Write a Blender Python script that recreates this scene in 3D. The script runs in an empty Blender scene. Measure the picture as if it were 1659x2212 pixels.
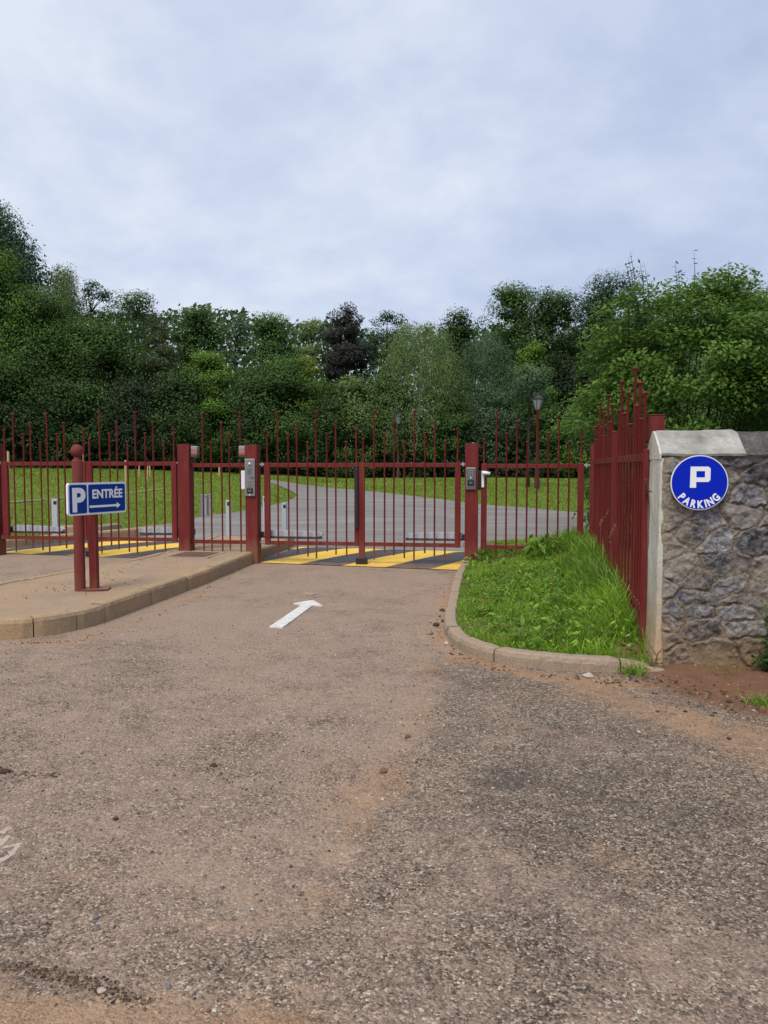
import bpy, math, random
import numpy as np
from mathutils import Vector, Matrix
from mathutils.geometry import delaunay_2d_cdt

random.seed(7)
rng = np.random.default_rng(7)
sc = bpy.context.scene
col = sc.collection

# ------------------------------------------------------------------ frame of reference
F, CH, HZ = 1650.0, 1.55, 1010.0
PITCH = math.atan((1106 - HZ) / F)
CP, SP = math.cos(PITCH), math.sin(PITCH)


def ray(u, v):
    x = (u - 829.5) / F
    up = -(v - 1106) / F
    return (x, CP + up * SP, -SP + up * CP)


def G(u, v, z=0.0):
    d = ray(u, v)
    t = (z - CH) / d[2]
    return (d[0] * t, d[1] * t, z)


def z1(x, y): return (x * .33334, (1150 + y * .4521) * .7373)
def z2(x, y): return ((700 + x * .4521) * .7373, (1150 + y * .4521) * .7373)
def z3(x, y): return ((1300 + x * .5726) * .7373, (1050 + y * .5726) * .7373)


OX, OY = -0.388, 12.130
ANG = math.atan(-0.15)
DX, DY = math.cos(ANG), math.sin(ANG)
NX, NY = -DY, DX


def gp(s, n=0.0, z=0.0):
    return (OX + DX * s + NX * n, OY + DY * s + NY * n, z)


def sm(a, b, x):
    t = np.clip((x - a) / (b - a), 0, 1)
    return t * t * (3 - 2 * t)


def H(x, y):
    """height of the park ground; level with the road in front of the gates"""
    x = np.asarray(x, float); y = np.asarray(y, float)
    n = (x - OX) * NX + (y - OY) * NY
    b = .72 * sm(2.0, 21.0, n) + .022 * np.clip(n - 19, 0, 60)
    left = .0019 * np.clip(-x - 2, 0, 60) * np.clip(n - 3, 0, 50)
    und = .05 * np.sin(x * .5 + 1.3) * np.sin(y * .37) * sm(5, 12, n)
    return b + left + und


def T(u, v):
    """point where the sight line meets the park ground"""
    d = ray(u, v)
    t = 5.0
    while t < 90:
        if CH + d[2] * t <= float(H(d[0] * t, d[1] * t)):
            break
        t += .02
    return (d[0] * t, d[1] * t, CH + d[2] * t)


# ------------------------------------------------------------------ value noise in numpy
def vnoise(x, y, seed=0):
    x = np.asarray(x, float); y = np.asarray(y, float)
    xi = np.floor(x).astype(np.int64); yi = np.floor(y).astype(np.int64)
    xf = x - xi; yf = y - yi
    xf = xf * xf * (3 - 2 * xf); yf = yf * yf * (3 - 2 * yf)

    def h(a, b):
        n = (a * 374761393 + b * 668265263 + seed * 974711) & 0x7fffffff
        n = ((n ^ (n >> 13)) * 1274126177) & 0x7fffffff
        n = n ^ (n >> 16)
        return (n & 0xffff) / 65535.0
    a = h(xi, yi); b = h(xi + 1, yi); c = h(xi, yi + 1); d = h(xi + 1, yi + 1)
    return (a * (1 - xf) + b * xf) * (1 - yf) + (c * (1 - xf) + d * xf) * yf


def fbm(x, y, seed=0, oct=4):
    s = 0; a = .5; tot = 0
    for i in range(oct):
        s = s + a * vnoise(x * 2 ** i + i * 17.3, y * 2 ** i - i * 9.1, seed + i)
        tot += a; a *= .5
    return s / tot


# ------------------------------------------------------------------ materials
class NT:
    def __init__(self, name):
        self.m = bpy.data.materials.new(name)
        self.m.use_nodes = True
        self.t = self.m.node_tree
        self.b = self.t.nodes['Principled BSDF']
        self.out = self.t.nodes['Material Output']

    def n(self, typ, **kw):
        nd = self.t.nodes.new(typ)
        for k, v in kw.items():
            if k.startswith('i_'):
                k = k[2:]
                key = int(k) if k.isdigit() else k.replace('_', ' ')
                s = nd.inputs[key]
                if hasattr(v, 'is_linked'):
                    self.t.links.new(v, s)
                else:
                    s.default_value = v
            else:
                setattr(nd, k, v)
        return nd

    def l(self, a, b): self.t.links.new(a, b)

    def ramp(self, fac, stops, interp='LINEAR'):
        r = self.t.nodes.new('ShaderNodeValToRGB')
        r.color_ramp.interpolation = interp
        e = r.color_ramp.elements
        while len(e) < len(stops): e.new(.5)
        for k, (p, c) in enumerate(stops):
            e[k].position = p
            c = (c, c, c) if isinstance(c, (int, float)) else c
            e[k].color = (*c, 1)
        self.l(fac, r.inputs[0])
        return r.outputs[0]

    def mix(self, fac, a, b, mode='MIX'):
        nd = self.t.nodes.new('ShaderNodeMix')
        nd.data_type = 'RGBA'; nd.blend_type = mode
        for s, v in ((nd.inputs[0], fac), (nd.inputs[6], a), (nd.inputs[7], b)):
            if hasattr(v, 'is_linked'): self.l(v, s)
            else: s.default_value = (*v, 1) if isinstance(v, tuple) else v
        return nd.outputs[2]

    def math(self, op, a, b=0.0, clamp=False):
        nd = self.t.nodes.new('ShaderNodeMath'); nd.operation = op; nd.use_clamp = clamp
        for s, v in ((nd.inputs[0], a), (nd.inputs[1], b)):
            if hasattr(v, 'is_linked'): self.l(v, s)
            else: s.default_value = v
        return nd.outputs[0]

    def noise(self, vec, scale, detail=4, rough=.55, dist=0.0):
        return self.n('ShaderNodeTexNoise', i_Vector=vec, i_Scale=scale, i_Detail=detail, i_Roughness=rough, i_Distortion=dist).outputs[0]

    def obj(self): return self.n('ShaderNodeTexCoord').outputs['Object']
    def pos(self): return self.n('ShaderNodeNewGeometry').outputs['Position']
    def attr(self, name): return self.n('ShaderNodeAttribute', attribute_name=name).outputs['Fac']

    def bump(self, h, strength=.3, dist=.01):
        b = self.n('ShaderNodeBump', i_Height=h, i_Strength=strength, i_Distance=dist)
        self.l(b.outputs[0], self.b.inputs['Normal'])
        return b

    def fin(self, color, rough=.6, metal=0.0, spec=.5):
        for nm, v in (('Base Color', color), ('Roughness', rough), ('Metallic', metal), ('Specular IOR Level', spec)):
            s = self.b.inputs[nm]
            if hasattr(v, 'is_linked'): self.l(v, s)
            else: s.default_value = (*v, 1) if isinstance(v, tuple) else v
        return self.m


def mat_paint(name, c, rough=.45, var=.18, scale=6.0, metal=0.0, dirt=None, spec=.5):
    k = NT(name)
    p = k.pos()
    f = k.noise(p, scale, 5, .6)
    f2 = k.noise(p, scale * 14, 3, .6)
    d = tuple(x * (1 - var) for x in c); e = tuple(min(1, x * (1 + var)) for x in c)
    cc = k.mix(f, d, e)
    cc = k.mix(k.math('MULTIPLY', f2, .25), cc, tuple(x * .8 for x in c))
    if dirt:
        z = k.n('ShaderNodeSeparateXYZ', i_0=p).outputs[2]
        g = k.math('MULTIPLY', k.ramp(z, [(0.0, 1.0), (dirt[1], 0.0)]), k.ramp(f2, [(.35, 0.2), (.65, 1.0)]))
        cc = k.mix(g, cc, dirt[0])
    k.bump(f2, .08, .004)
    rr = k.ramp(f, [(.3, rough * .8), (.7, min(1, rough * 1.25))])
    return k.fin(cc, rr, metal, spec)


M = {}
M['red'] = mat_paint('oxide_red_paint', (.155, .019, .018), .5, .22, 5, dirt=((.17, .065, .035), .25), spec=.22)
M['bollard_red'] = mat_paint('faded_red_paint', (.16, .034, .028), .65, .35, 9, dirt=((.2, .09, .05), .5), spec=.2)
M['black'] = mat_paint('black_plastic', (.012, .012, .014), .45)
M['grey'] = mat_paint('light_grey_enamel', (.42, .45, .5), .4, .08)
M['greydark'] = mat_paint('dark_grey_plastic', (.05, .05, .055), .5)
M['white'] = mat_paint('white_plastic', (.78, .79, .8), .4, .05)
M['steel'] = mat_paint('brushed_steel', (.27, .27, .265), .42, .15, 20, metal=.7)
M['steeldark'] = mat_paint('grooved_steel', (.16, .16, .16), .45, .12, 20, metal=.6)
M['galv'] = mat_paint('galvanised_steel', (.5, .5, .5), .4, .1, 20, metal=.6)
M['lens'] = mat_paint('clear_lens_plastic', (.26, .28, .30), .25, .1)
M['amber'] = mat_paint('amber_lens', (.42, .15, .08), .25, .1)
M['signblue'] = mat_paint('sign_blue', (.005, .042, .25), .4, .08, spec=.12)
M['discblue'] = mat_paint('disc_blue', (.002, .018, .46), .4, .08, spec=.12)
M['signwhite'] = mat_paint('sign_white', (.8, .82, .84), .35, .03)
M['wood'] = mat_paint('pale_stake_wood', (.5, .33, .17), .8, .25, 8)
M['lampblack'] = mat_paint('lamp_iron', (.02, .025, .028), .5)


def mat_red():
    k = NT('weathered_red_paint')
    p = k.pos()
    st = k.n('ShaderNodeMapping', i_Vector=p, i_Scale=(1, 1, .18)).outputs[0]
    f1 = k.noise(st, 9, 5, .65); f2 = k.noise(p, 3, 5, .6); f3 = k.noise(p, 120, 3, .7)
    c = k.mix(f2, (.115, .013, .013), (.175, .022, .020))
    c = k.mix(k.math('MULTIPLY', k.ramp(f1, [(.5, 0.0), (.72, 1.0)]), .45), c, (.22, .06, .045))
    c = k.mix(k.math('MULTIPLY', k.ramp(f1, [(.28, 1.0), (.42, 0.0)]), .4), c, (.06, .010, .010))
    z = k.n('ShaderNodeSeparateXYZ', i_0=p).outputs[2]
    g = k.math('MULTIPLY', k.ramp(z, [(.02, 1.0), (.42, 0.0)]), k.ramp(k.math('ADD', k.math('MULTIPLY', f1, .6), k.math('MULTIPLY', f3, .4)), [(.38, .15), (.6, .9)]))
    c = k.mix(g, c, (.25, .13, .07))
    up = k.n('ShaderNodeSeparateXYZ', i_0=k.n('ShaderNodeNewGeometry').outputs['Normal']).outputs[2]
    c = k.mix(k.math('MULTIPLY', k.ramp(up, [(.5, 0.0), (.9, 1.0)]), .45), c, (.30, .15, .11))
    k.bump(k.math('ADD', f3, f1), .12, .004)
    return k.fin(c, k.ramp(f1, [(.3, .42), (.7, .68)]), 0, .22)
M['red'] = mat_red(); M['lampred'] = mat_paint('dark_red_lamp_paint', (.06, .016, .013), .6)


def mat_leaf(name, dark, light, trans=.25, lo=.0):
    k = NT(name)
    g = k.n('ShaderNodeNewGeometry')
    r = g.outputs['Random Per Island']
    tone = k.attr('tone')
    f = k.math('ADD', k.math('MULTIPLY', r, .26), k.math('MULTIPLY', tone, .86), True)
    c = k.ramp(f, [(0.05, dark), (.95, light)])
    k.fin(c, .55, 0, .25)
    tr = k.n('ShaderNodeBsdfTranslucent', i_Color=k.mix(.5, c, tuple(min(1, x * 1.5) for x in light)))
    mx = k.n('ShaderNodeMixShader', i_0=trans, i_1=k.b.outputs[0], i_2=tr.outputs[0])
    k.l(mx.outputs[0], k.out.inputs[0])
    return k.m


def mat_bark(name, a, b, scale=9):
    k = NT(name)
    o = k.obj()
    m = k.n('ShaderNodeMapping', i_Vector=o, i_Scale=(1, 1, .25)).outputs[0]
    f = k.noise(m, scale, 6, .65)
    k.bump(f, .6, .03)
    return k.fin(k.ramp(f, [(.35, a), (.65, b)]), .9, 0, .2)


M['bark'] = mat_bark('grey_brown_bark', (.02, .016, .012), (.075, .06, .045))
M['birch'] = mat_bark('pale_birch_bark', (.14, .13, .12), (.42, .41, .38), 5)


# ------------------------------------------------------------------ mesh helpers
class MB:
    def __init__(self): self.v = []; self.f = []; self.sm = []

    def add(self, vs, fs, smooth=False):
        o = len(self.v)
        self.v.extend(tuple(p) for p in vs)
        self.f.extend(tuple(o + i for i in q) for q in fs)
        self.sm.extend([smooth] * len(fs))

    def box(self, x0, x1, y0, y1, z0, z1, bev=0.0):
        if bev <= 0:
            v = [(x0, y0, z0), (x1, y0, z0), (x1, y1, z0), (x0, y1, z0), (x0, y0, z1), (x1, y0, z1), (x1, y1, z1), (x0, y1, z1)]
            self.add(v, [(0, 3, 2, 1), (4, 5, 6, 7), (0, 1, 5, 4), (1, 2, 6, 5), (2, 3, 7, 6), (3, 0, 4, 7)])
            return
        import bmesh
        bm = bmesh.new()
        bmesh.ops.create_cube(bm, size=1.0)
        for w in bm.verts:
            w.co = ((x0 + x1) / 2 + w.co.x * (x1 - x0), (y0 + y1) / 2 + w.co.y * (y1 - y0), (z0 + z1) / 2 + w.co.z * (z1 - z0))
        bmesh.ops.bevel(bm, geom=list(bm.edges), offset=bev, segments=2, affect='EDGES', profile=.5)
        self.add([w.co[:] for w in bm.verts], [[w.index for w in f.verts] for f in bm.faces])
        bm.free()

    def lathe(self, prof, cx=0, cy=0, n=16, smooth=True):
        vs = []; fs = []
        for r, z in prof:
            for k in range(n):
                a = 2 * math.pi * k / n
                vs.append((cx + r * math.cos(a), cy + r * math.sin(a), z))
        for i in range(len(prof) - 1):
            for k in range(n):
                fs.append((i * n + k, i * n + (k + 1) % n, (i + 1) * n + (k + 1) % n, (i + 1) * n + k))
        self.add(vs, fs, smooth)
        self.add([vs[k] for k in range(n)], [tuple(range(n - 1, -1, -1))])
        o = (len(prof) - 1) * n
        self.add([vs[o + k] for k in range(n)], [tuple(range(n))])

    def tube(self, pts, rad, n=6, smooth=True, cap=True):
        pts = [Vector(p) for p in pts]
        vs = []; fs = []
        for i, p in enumerate(pts):
            d = (pts[min(i + 1, len(pts) - 1)] - pts[max(i - 1, 0)]).normalized()
            a = d.orthogonal().normalized() if abs(d.z) < .95 else Vector((1, 0, 0)) - d * d.x
            a.normalize(); b = d.cross(a)
            r = rad[i] if hasattr(rad, '__len__') else rad
            for k in range(n):
                t = 2 * math.pi * k / n
                vs.append(p + a * (r * math.cos(t)) + b * (r * math.sin(t)))
        for i in range(len(pts) - 1):
            for k in range(n):
                fs.append((i * n + k, i * n + (k + 1) % n, (i + 1) * n + (k + 1) % n, (i + 1) * n + k))
        if cap:
            fs.append(tuple(range(n - 1, -1, -1)))
            o = (len(pts) - 1) * n
            fs.append(tuple(o + k for k in range(n)))
        self.add(vs, fs, smooth)

    def prism(self, poly, y0, y1):
        """polygon in local x,z extruded along y"""
        n = len(poly)
        vs = [(x, y0, z) for x, z in poly] + [(x, y1, z) for x, z in poly]
        fs = [tuple(range(n)), tuple(range(2 * n - 1, n - 1, -1))]
        for i in range(n):
            j = (i + 1) % n
            fs.append((j, i, n + i, n + j))
        self.add(vs, fs)

    def mesh(self, name):
        me = bpy.data.meshes.new(name)
        me.from_pydata(self.v, [], self.f)
        me.polygons.foreach_set('use_smooth', self.sm)
        me.update()
        return me

    def build(self, name, mat, parent=None, loc=None):
        return link(name, self.mesh(name), mat, parent, loc)


def link(name, me, mat, parent=None, loc=None):
    o = bpy.data.objects.new(name, me)
    if mat is not None and len(me.materials) == 0: me.materials.append(mat)
    col.objects.link(o)
    if parent is not None: o.parent = parent
    if loc is not None: o.location = loc
    return o


def tag(o, label, cat, group=None):
    o['label'] = label; o['category'] = cat
    if group: o['group'] = group
    return o


def thing(name, label, cat, loc=(0, 0, 0), rz=0.0, group=None):
    o = bpy.data.objects.new(name, None)
    col.objects.link(o)
    o.location = loc; o.rotation_euler = (0, 0, rz)
    o.empty_display_size = .1
    return tag(o, label, cat, group)


def npmesh(name, V, Fq, smooth=False, attrs=None):
    """vertices (n,3) and faces (m,k) as arrays"""
    me = bpy.data.meshes.new(name)
    V = np.ascontiguousarray(V, np.float32); Fq = np.ascontiguousarray(Fq, np.int32)
    m, k = Fq.shape
    me.vertices.add(len(V)); me.vertices.foreach_set('co', V.ravel())
    me.loops.add(m * k); me.loops.foreach_set('vertex_index', Fq.ravel())
    me.polygons.add(m)
    me.polygons.foreach_set('loop_start', np.arange(0, m * k, k, dtype=np.int32))
    me.polygons.foreach_set('use_smooth', np.full(m, smooth, bool))
    for nm, a in (attrs or {}).items():
        at = me.attributes.new(nm, 'FLOAT', 'POINT')
        at.data.foreach_set('value', np.ascontiguousarray(a, np.float32).ravel())
    me.update(calc_edges=True)
    me.validate()
    return me


def gridmesh(name, xs, ys, zf, attrs=None, smooth=True):
    X, Y = np.meshgrid(xs, ys)
    Z = zf(X, Y)
    V = np.stack([X.ravel(), Y.ravel(), np.asarray(Z).ravel()], 1)
    nx, ny = len(xs), len(ys)
    i = (np.arange(ny - 1)[:, None] * nx + np.arange(nx - 1)[None, :]).ravel()
    Fq = np.stack([i, i + 1, i + nx + 1, i + nx], 1)
    at = {k: f(X, Y).ravel() for k, f in (attrs or {}).items()}
    return npmesh(name, V, Fq, smooth, at)


def inside(poly, X, Y):
    X = np.asarray(X, float); Y = np.asarray(Y, float)
    r = np.zeros(X.shape, bool)
    n = len(poly)
    for i in range(n):
        x0, y0 = poly[i][:2]; x1, y1 = poly[(i + 1) % n][:2]
        if y0 == y1: continue
        c = ((y0 > Y) != (y1 > Y)) & (X < (x1 - x0) * (Y - y0) / (y1 - y0) + x0)
        r ^= c
    return r


def catmull(pts, per=8, closed=False):
    P = [Vector((p[0], p[1])) for p in pts]
    n = len(P); out = []
    rngk = range(n if closed else n - 1)
    for i in rngk:
        p0 = P[(i - 1) % n] if closed or i > 0 else P[i] * 2 - P[i + 1]
        p1 = P[i]; p2 = P[(i + 1) % n]
        p3 = P[(i + 2) % n] if closed or i + 2 < n else p2 * 2 - p1
        for k in range(per):
            t = k / per
            q = .5 * ((2 * p1) + (p2 - p0) * t + (2 * p0 - 5 * p1 + 4 * p2 - p3) * t * t + (3 * p1 - p0 - 3 * p2 + p3) * t ** 3)
            out.append((q.x, q.y))
    if not closed: out.append((P[-1].x, P[-1].y))
    return out


def sheet(name, poly, zf, mat, step=.4, kind='structure', jitter=0.0):
    """a polygon filled with a fine triangulation that follows the height zf"""
    pts = []
    n = len(poly)
    for i in range(n):
        a = Vector(poly[i][:2]); b = Vector(poly[(i + 1) % n][:2])
        k = max(1, int((b - a).length / step))
        for j in range(k): pts.append(a.lerp(b, j / k))
    ne = len(pts)
    xs = [p.x for p in pts]; ys = [p.y for p in pts]
    gx, gy = np.meshgrid(np.arange(min(xs) + step / 2, max(xs), step), np.arange(min(ys) + step / 2, max(ys), step))
    gx = gx.ravel(); gy = gy.ravel()
    k = inside(poly, gx, gy)
    pts += [Vector((a, b)) for a, b in zip(gx[k], gy[k])]
    v, e, f, *_ = delaunay_2d_cdt(pts, [(i, (i + 1) % ne) for i in range(ne)], [list(range(ne))], 1, 1e-5)
    X = np.array([p.x for p in v]); Y = np.array([p.y for p in v])
    Z = zf(X, Y)
    me = bpy.data.meshes.new(name)
    me.from_pydata([(a, b, c) for a, b, c in zip(X, Y, Z)], [], [list(q) for q in f])
    me.update()
    if me.polygons and me.polygons[0].normal.z < 0: me.flip_normals()
    o = link(name, me, mat)
    if kind: o['kind'] = kind
    return o


# ------------------------------------------------------------------ camera, world, sun
cam = bpy.data.cameras.new('camera')
co = bpy.data.objects.new('camera', cam); col.objects.link(co)
co.location = (0, 0, CH); co.rotation_euler = (math.pi / 2 - PITCH, 0, 0)
cam.sensor_fit = 'VERTICAL'; cam.sensor_height = 36; cam.lens = F / 2212 * 36
cam.clip_start = .05; cam.clip_end = 2000
sc.camera = co
sc.render.resolution_x = 768; sc.render.resolution_y = 1024
sc.view_settings.view_transform = 'Standard'; sc.view_settings.look = 'None'; sc.view_settings.exposure = 0

EL, AZ = math.radians(58), math.radians(205)     # sun behind the viewer, a little to the left
w = bpy.data.worlds.new('World'); sc.world = w; w.use_nodes = True
t = w.node_tree; t.nodes.clear()
N_ = t.nodes.new; L_ = t.links.new
wo = N_('ShaderNodeOutputWorld'); bg = N_('ShaderNodeBackground'); L_(bg.outputs[0], wo.inputs[0])
bg.inputs[1].default_value = .1
sky = N_('ShaderNodeTexSky'); sky.sky_type = 'NISHITA'; sky.sun_disc = False
sky.sun_elevation = EL; sky.sun_rotation = AZ
tc = N_('ShaderNodeTexCoord')
sep = N_('ShaderNodeSeparateXYZ'); L_(tc.outputs['Generated'], sep.inputs[0])
def wm(op, a, b=0.0):
    nd = N_('ShaderNodeMath'); nd.operation = op
    for s, v in zip(nd.inputs, (a, b)):
        if hasattr(v, 'is_linked'): L_(v, s)
        else: s.default_value = v
    return nd.outputs[0]
zz = wm('ADD', wm('MAXIMUM', sep.outputs[2], 0.0), .42)
cmb = N_('ShaderNodeCombineXYZ'); L_(wm('DIVIDE', sep.outputs[0], zz), cmb.inputs[0]); L_(wm('DIVIDE', sep.outputs[1], zz), cmb.inputs[1])
def wnoise(scale, detail, rough, dist, rot=0.0, sx=1.0, sy=1.0):
    mp = N_('ShaderNodeMapping'); L_(cmb.outputs[0], mp.inputs[0])
    mp.inputs['Rotation'].default_value = (0, 0, rot); mp.inputs['Scale'].default_value = (sx, sy, 1)
    nn = N_('ShaderNodeTexNoise'); L_(mp.outputs[0], nn.inputs['Vector'])
    nn.inputs['Scale'].default_value = scale; nn.inputs['Detail'].default_value = detail
    nn.inputs['Roughness'].default_value = rough; nn.inputs['Distortion'].default_value = dist
    return nn.outputs[0]
def wramp(f, stops):
    r = N_('ShaderNodeValToRGB'); L_(f, r.inputs[0]); e = r.color_ramp.elements
    while len(e) < len(stops): e.new(.5)
    for k, (p, c) in enumerate(stops):
        e[k].position = p; e[k].color = (*c, 1)
    return r.outputs[0]
n1 = wnoise(3.0, 7, .58, .15, .5, .95, 1.05)
n2 = wnoise(.9, 3, .5, .3, -.2)
f = wm('ADD', wm('MULTIPLY', n1, .75), wm('MULTIPLY', n2, .40))
f = wm('ADD', f, wm('MULTIPLY', sep.outputs[0], -.22))
cl = wramp(f, [(.36, (4.9, 5.65, 7.8)), (.49, (5.75, 6.6, 8.6)), (.59, (6.7, 7.5, 9.2)), (.71, (8.1, 8.8, 9.9))])
mx = N_('ShaderNodeMix'); mx.data_type = 'RGBA'; mx.inputs[0].default_value = .9
L_(sky.outputs[0], mx.inputs[6]); L_(cl, mx.inputs[7]); L_(mx.outputs[2], bg.inputs[0])

sl = bpy.data.lights.new('sun', 'SUN'); so = bpy.data.objects.new('sun', sl); col.objects.link(so)
sl.energy = 2.9; sl.angle = math.radians(24); sl.color = (1, .93, .82)
sd = Vector((math.sin(AZ) * math.cos(EL), math.cos(AZ) * math.cos(EL), math.sin(EL)))   # towards the sun
so.rotation_euler = sd.to_track_quat('Z', 'Y').to_euler()
so.location = sd * 50

# ------------------------------------------------------------------ ground
k = NT('park_grass')
p = k.pos()
a = k.noise(p, .22, 4, .6); b = k.noise(p, 1.6, 5, .65); c = k.noise(p, 26, 4, .7)
cc = k.ramp(a, [(.3, (.10, .18, .018)), (.55, (.16, .26, .024)), (.75, (.235, .30, .04))])
cc = k.mix(k.ramp(b, [(.38, 0.0), (.68, .7)]), cc, (.25, .26, .06))
cc = k.mix(k.ramp(k.noise(p, 4.5, 4, .7), [(.5, 0.0), (.7, .5)]), cc, (.05, .12, .01))
cc = k.mix(k.ramp(c, [(.35, .5), (.65, 0.0)]), cc, (.02, .055, .006))
k.bump(c, .8, .06)
M['parkgrass'] = k.fin(cc, .9, 0, .1)

xs = np.concatenate([np.arange(-420, -50, 25), np.arange(-50, 40, .6), np.arange(40, 421, 25)])
ys = np.concatenate([np.arange(-60, 8, 4), np.arange(8, 62, .5), np.arange(62, 420, 25)])
def ground_z(X, Y):
    n = (X - OX) * NX + (Y - OY) * NY
    return np.where(n < 1.0, -.03, H(X, Y) - .03 + .0 * X)
link('ground', gridmesh('ground', xs, ys, ground_z), M['parkgrass'])['kind'] = 'structure'

# --- road in front of the gates: one fine sheet whose dust, damp and soil are worked out point by point
k = NT('dusty_asphalt')
p = k.pos()
dust, dark, orange, soil = (k.attr(q) for q in ('dust', 'dark', 'orange', 'soil'))
v = k.n('ShaderNodeTexVoronoi', i_Vector=p, i_Scale=125.0)
v2 = k.n('ShaderNodeTexVoronoi', i_Vector=p, i_Scale=48.0)
rnd = k.n('ShaderNodeSeparateColor', i_0=v.outputs['Color'])
rnd2 = k.n('ShaderNodeSeparateColor', i_0=v2.outputs['Color'])
nA = k.noise(p, 9, 6, .7); nB = k.noise(p, 70, 3, .7); nC = k.noise(p, 2.2, 5, .6)
agg = k.ramp(rnd.outputs[0], [(0, (.034, .025, .02)), (.25, (.098, .071, .053)), (.6, (.2, .147, .104)), (.86, (.295, .222, .157)), (.96, (.41, .335, .255)), (1, (.54, .47, .39))])
agg2 = k.ramp(rnd2.outputs[0], [(0, (.034, .027, .024)), (.4, (.12, .089, .068)), (.8, (.23, .175, .13)), (.95, (.33, .265, .2)), (1, (.55, .48, .41))])
agg = k.mix(k.ramp(rnd.outputs[1], [(.66, 0.0), (.7, 1.0)]), agg, agg2)
agg = k.mix(k.math('MULTIPLY', dark, .6), agg, (.05, .043, .041))
du = k.mix(nC, (.325, .228, .168), (.43, .312, .235))
fd = k.math('ADD', dust, k.math('MULTIPLY', k.math('SUBTRACT', nB, .5), 1.5))
fd = k.math('ADD', fd, k.math('MULTIPLY', k.math('SUBTRACT', nA, .5), 1.1))
fd = k.math('ADD', fd, k.math('MULTIPLY', k.math('SUBTRACT', k.noise(p, 3.1, 4, .6), .5), 1.0))
agg = k.mix(k.math('MULTIPLY', k.ramp(fd, [(.3, 0.0), (.9, 1.0)]), .60), agg, du)
fo = k.math('ADD', orange, k.math('MULTIPLY', k.math('SUBTRACT', nB, .5), .9))
fo = k.math('ADD', fo, k.math('MULTIPLY', k.math('SUBTRACT', nA, .5), 1.2))
agg = k.mix(k.math('MULTIPLY', k.ramp(fo, [(.3, 0.0), (.9, 1.0)]), .72), agg, k.mix(nA, (.29, .16, .082), (.39, .25, .15)))
sc_ = k.mix(nA, (.095, .040, .022), (.235, .118, .066))
fs_ = k.math('ADD', soil, k.math('MULTIPLY', k.math('SUBTRACT', nA, .5), .8))
agg = k.mix(k.ramp(fs_, [(.4, 0.0), (.75, .92)]), agg, sc_)
h = k.math('ADD', k.math('MULTIPLY', v.outputs['Distance'], -.8), k.math('MULTIPLY', v2.outputs['Distance'], -.8))
h = k.math('ADD', h, k.math('MULTIPLY', nA, .8))
k.bump(h, .75, .008)
M['road'] = k.fin(agg, .88, 0, .25)


def blob(X, Y, pts, r, z=0.0):
    """soft band along a line of picture points"""
    P = [G(u, v_, z)[:2] for u, v_ in pts]
    d = np.full(X.shape, 1e9)
    for (ax, ay), (bx, by) in zip(P, P[1:] or P):
        ex, ey = bx - ax, by - ay; L2 = max(ex * ex + ey * ey, 1e-9)
        tt = np.clip(((X - ax) * ex + (Y - ay) * ey) / L2, 0, 1)
        d = np.minimum(d, np.hypot(X - ax - tt * ex, Y - ay - tt * ey))
    return np.exp(-(d / r) ** 2)


def inv(X, Y):
    """picture coordinates of road points, to know on which side of the worn seam they lie"""
    fw = Y * CP + CH * SP; up = Y * SP - CH * CP
    return 829.5 + F * X / fw, 1106 - F * up / fw


seam_v = np.array([1400, 1480, 1600, 1700, 1900, 2212, 2600]); seam_u = np.array([960, 930, 885, 850, 760, 590, 430])
def dust_f(X, Y):
    U, V = inv(X, np.maximum(Y, 1.2))
    s = np.interp(V, seam_v, seam_u)
    wob = (fbm(X * 1.5, Y * 1.5, 3) - .5) * 160
    soft = np.interp(V, [1400, 1700, 2000], [16, 26, 80])
    wob = wob + (fbm(X * 9, Y * 9, 4) - .5) * 60
    left = 1 - sm(-1, 1, (U - s + wob) / soft)
    d = .42 + .28 * left
    d = d + .25 * sm(5, 8, Y) * left
    d = d + (fbm(X * .9, Y * .9, 11) - .5) * .7 + (fbm(X * 2.6, Y * 2.6, 12) - .5) * .6
    d = d - .35 * blob(X, Y, [(1120, 1690), (1350, 1800)], .3) - .25 * blob(X, Y, [(1500, 1700), (1650, 1900)], .4)
    d = d + .35 * blob(X, Y, [(1000, 1400), (960, 1250)], .25)
    return np.clip(d, 0, 1.2)


def dark_f(X, Y):
    n = fbm(X * 3, Y * 3, 5); n2 = fbm(X * 9, Y * 9, 8)
    d = .75 * blob(X, Y, [(1100, 1700), (1250, 1730), (1330, 1700)], .22) * sm(.4, .6, n2)
    d = d + .6 * blob(X, Y, [(1080, 1780), (1180, 1800)], .14) * sm(.4, .6, n2)
    d = d + .9 * blob(X, Y, [(-60, 2080), (120, 2110), (300, 2160)], .05) * sm(.35, .55, n2)
    for q, r in (([(0, 1660), (110, 1672)], .07), ([(310, 1636), (350, 1642)], .05), ([(440, 1662), (480, 1655)], .05), ([(500, 1712), (590, 1706)], .05), ([(255, 1770)], .03)):
        d = d + .9 * blob(X, Y, q + q if len(q) == 1 else q, r) * sm(.42, .6, n2)
    d = d + .38 * sm(.50, .72, n) * (1 - .4 * sm(6, 8, Y)) * (.3 + .7 * sm(-1.2, .6, X))
    d = d + .14 * sm(.1, 1.2, X) * (1 - sm(3.5, 5.5, Y))
    return np.clip(d, 0, 1)


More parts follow.
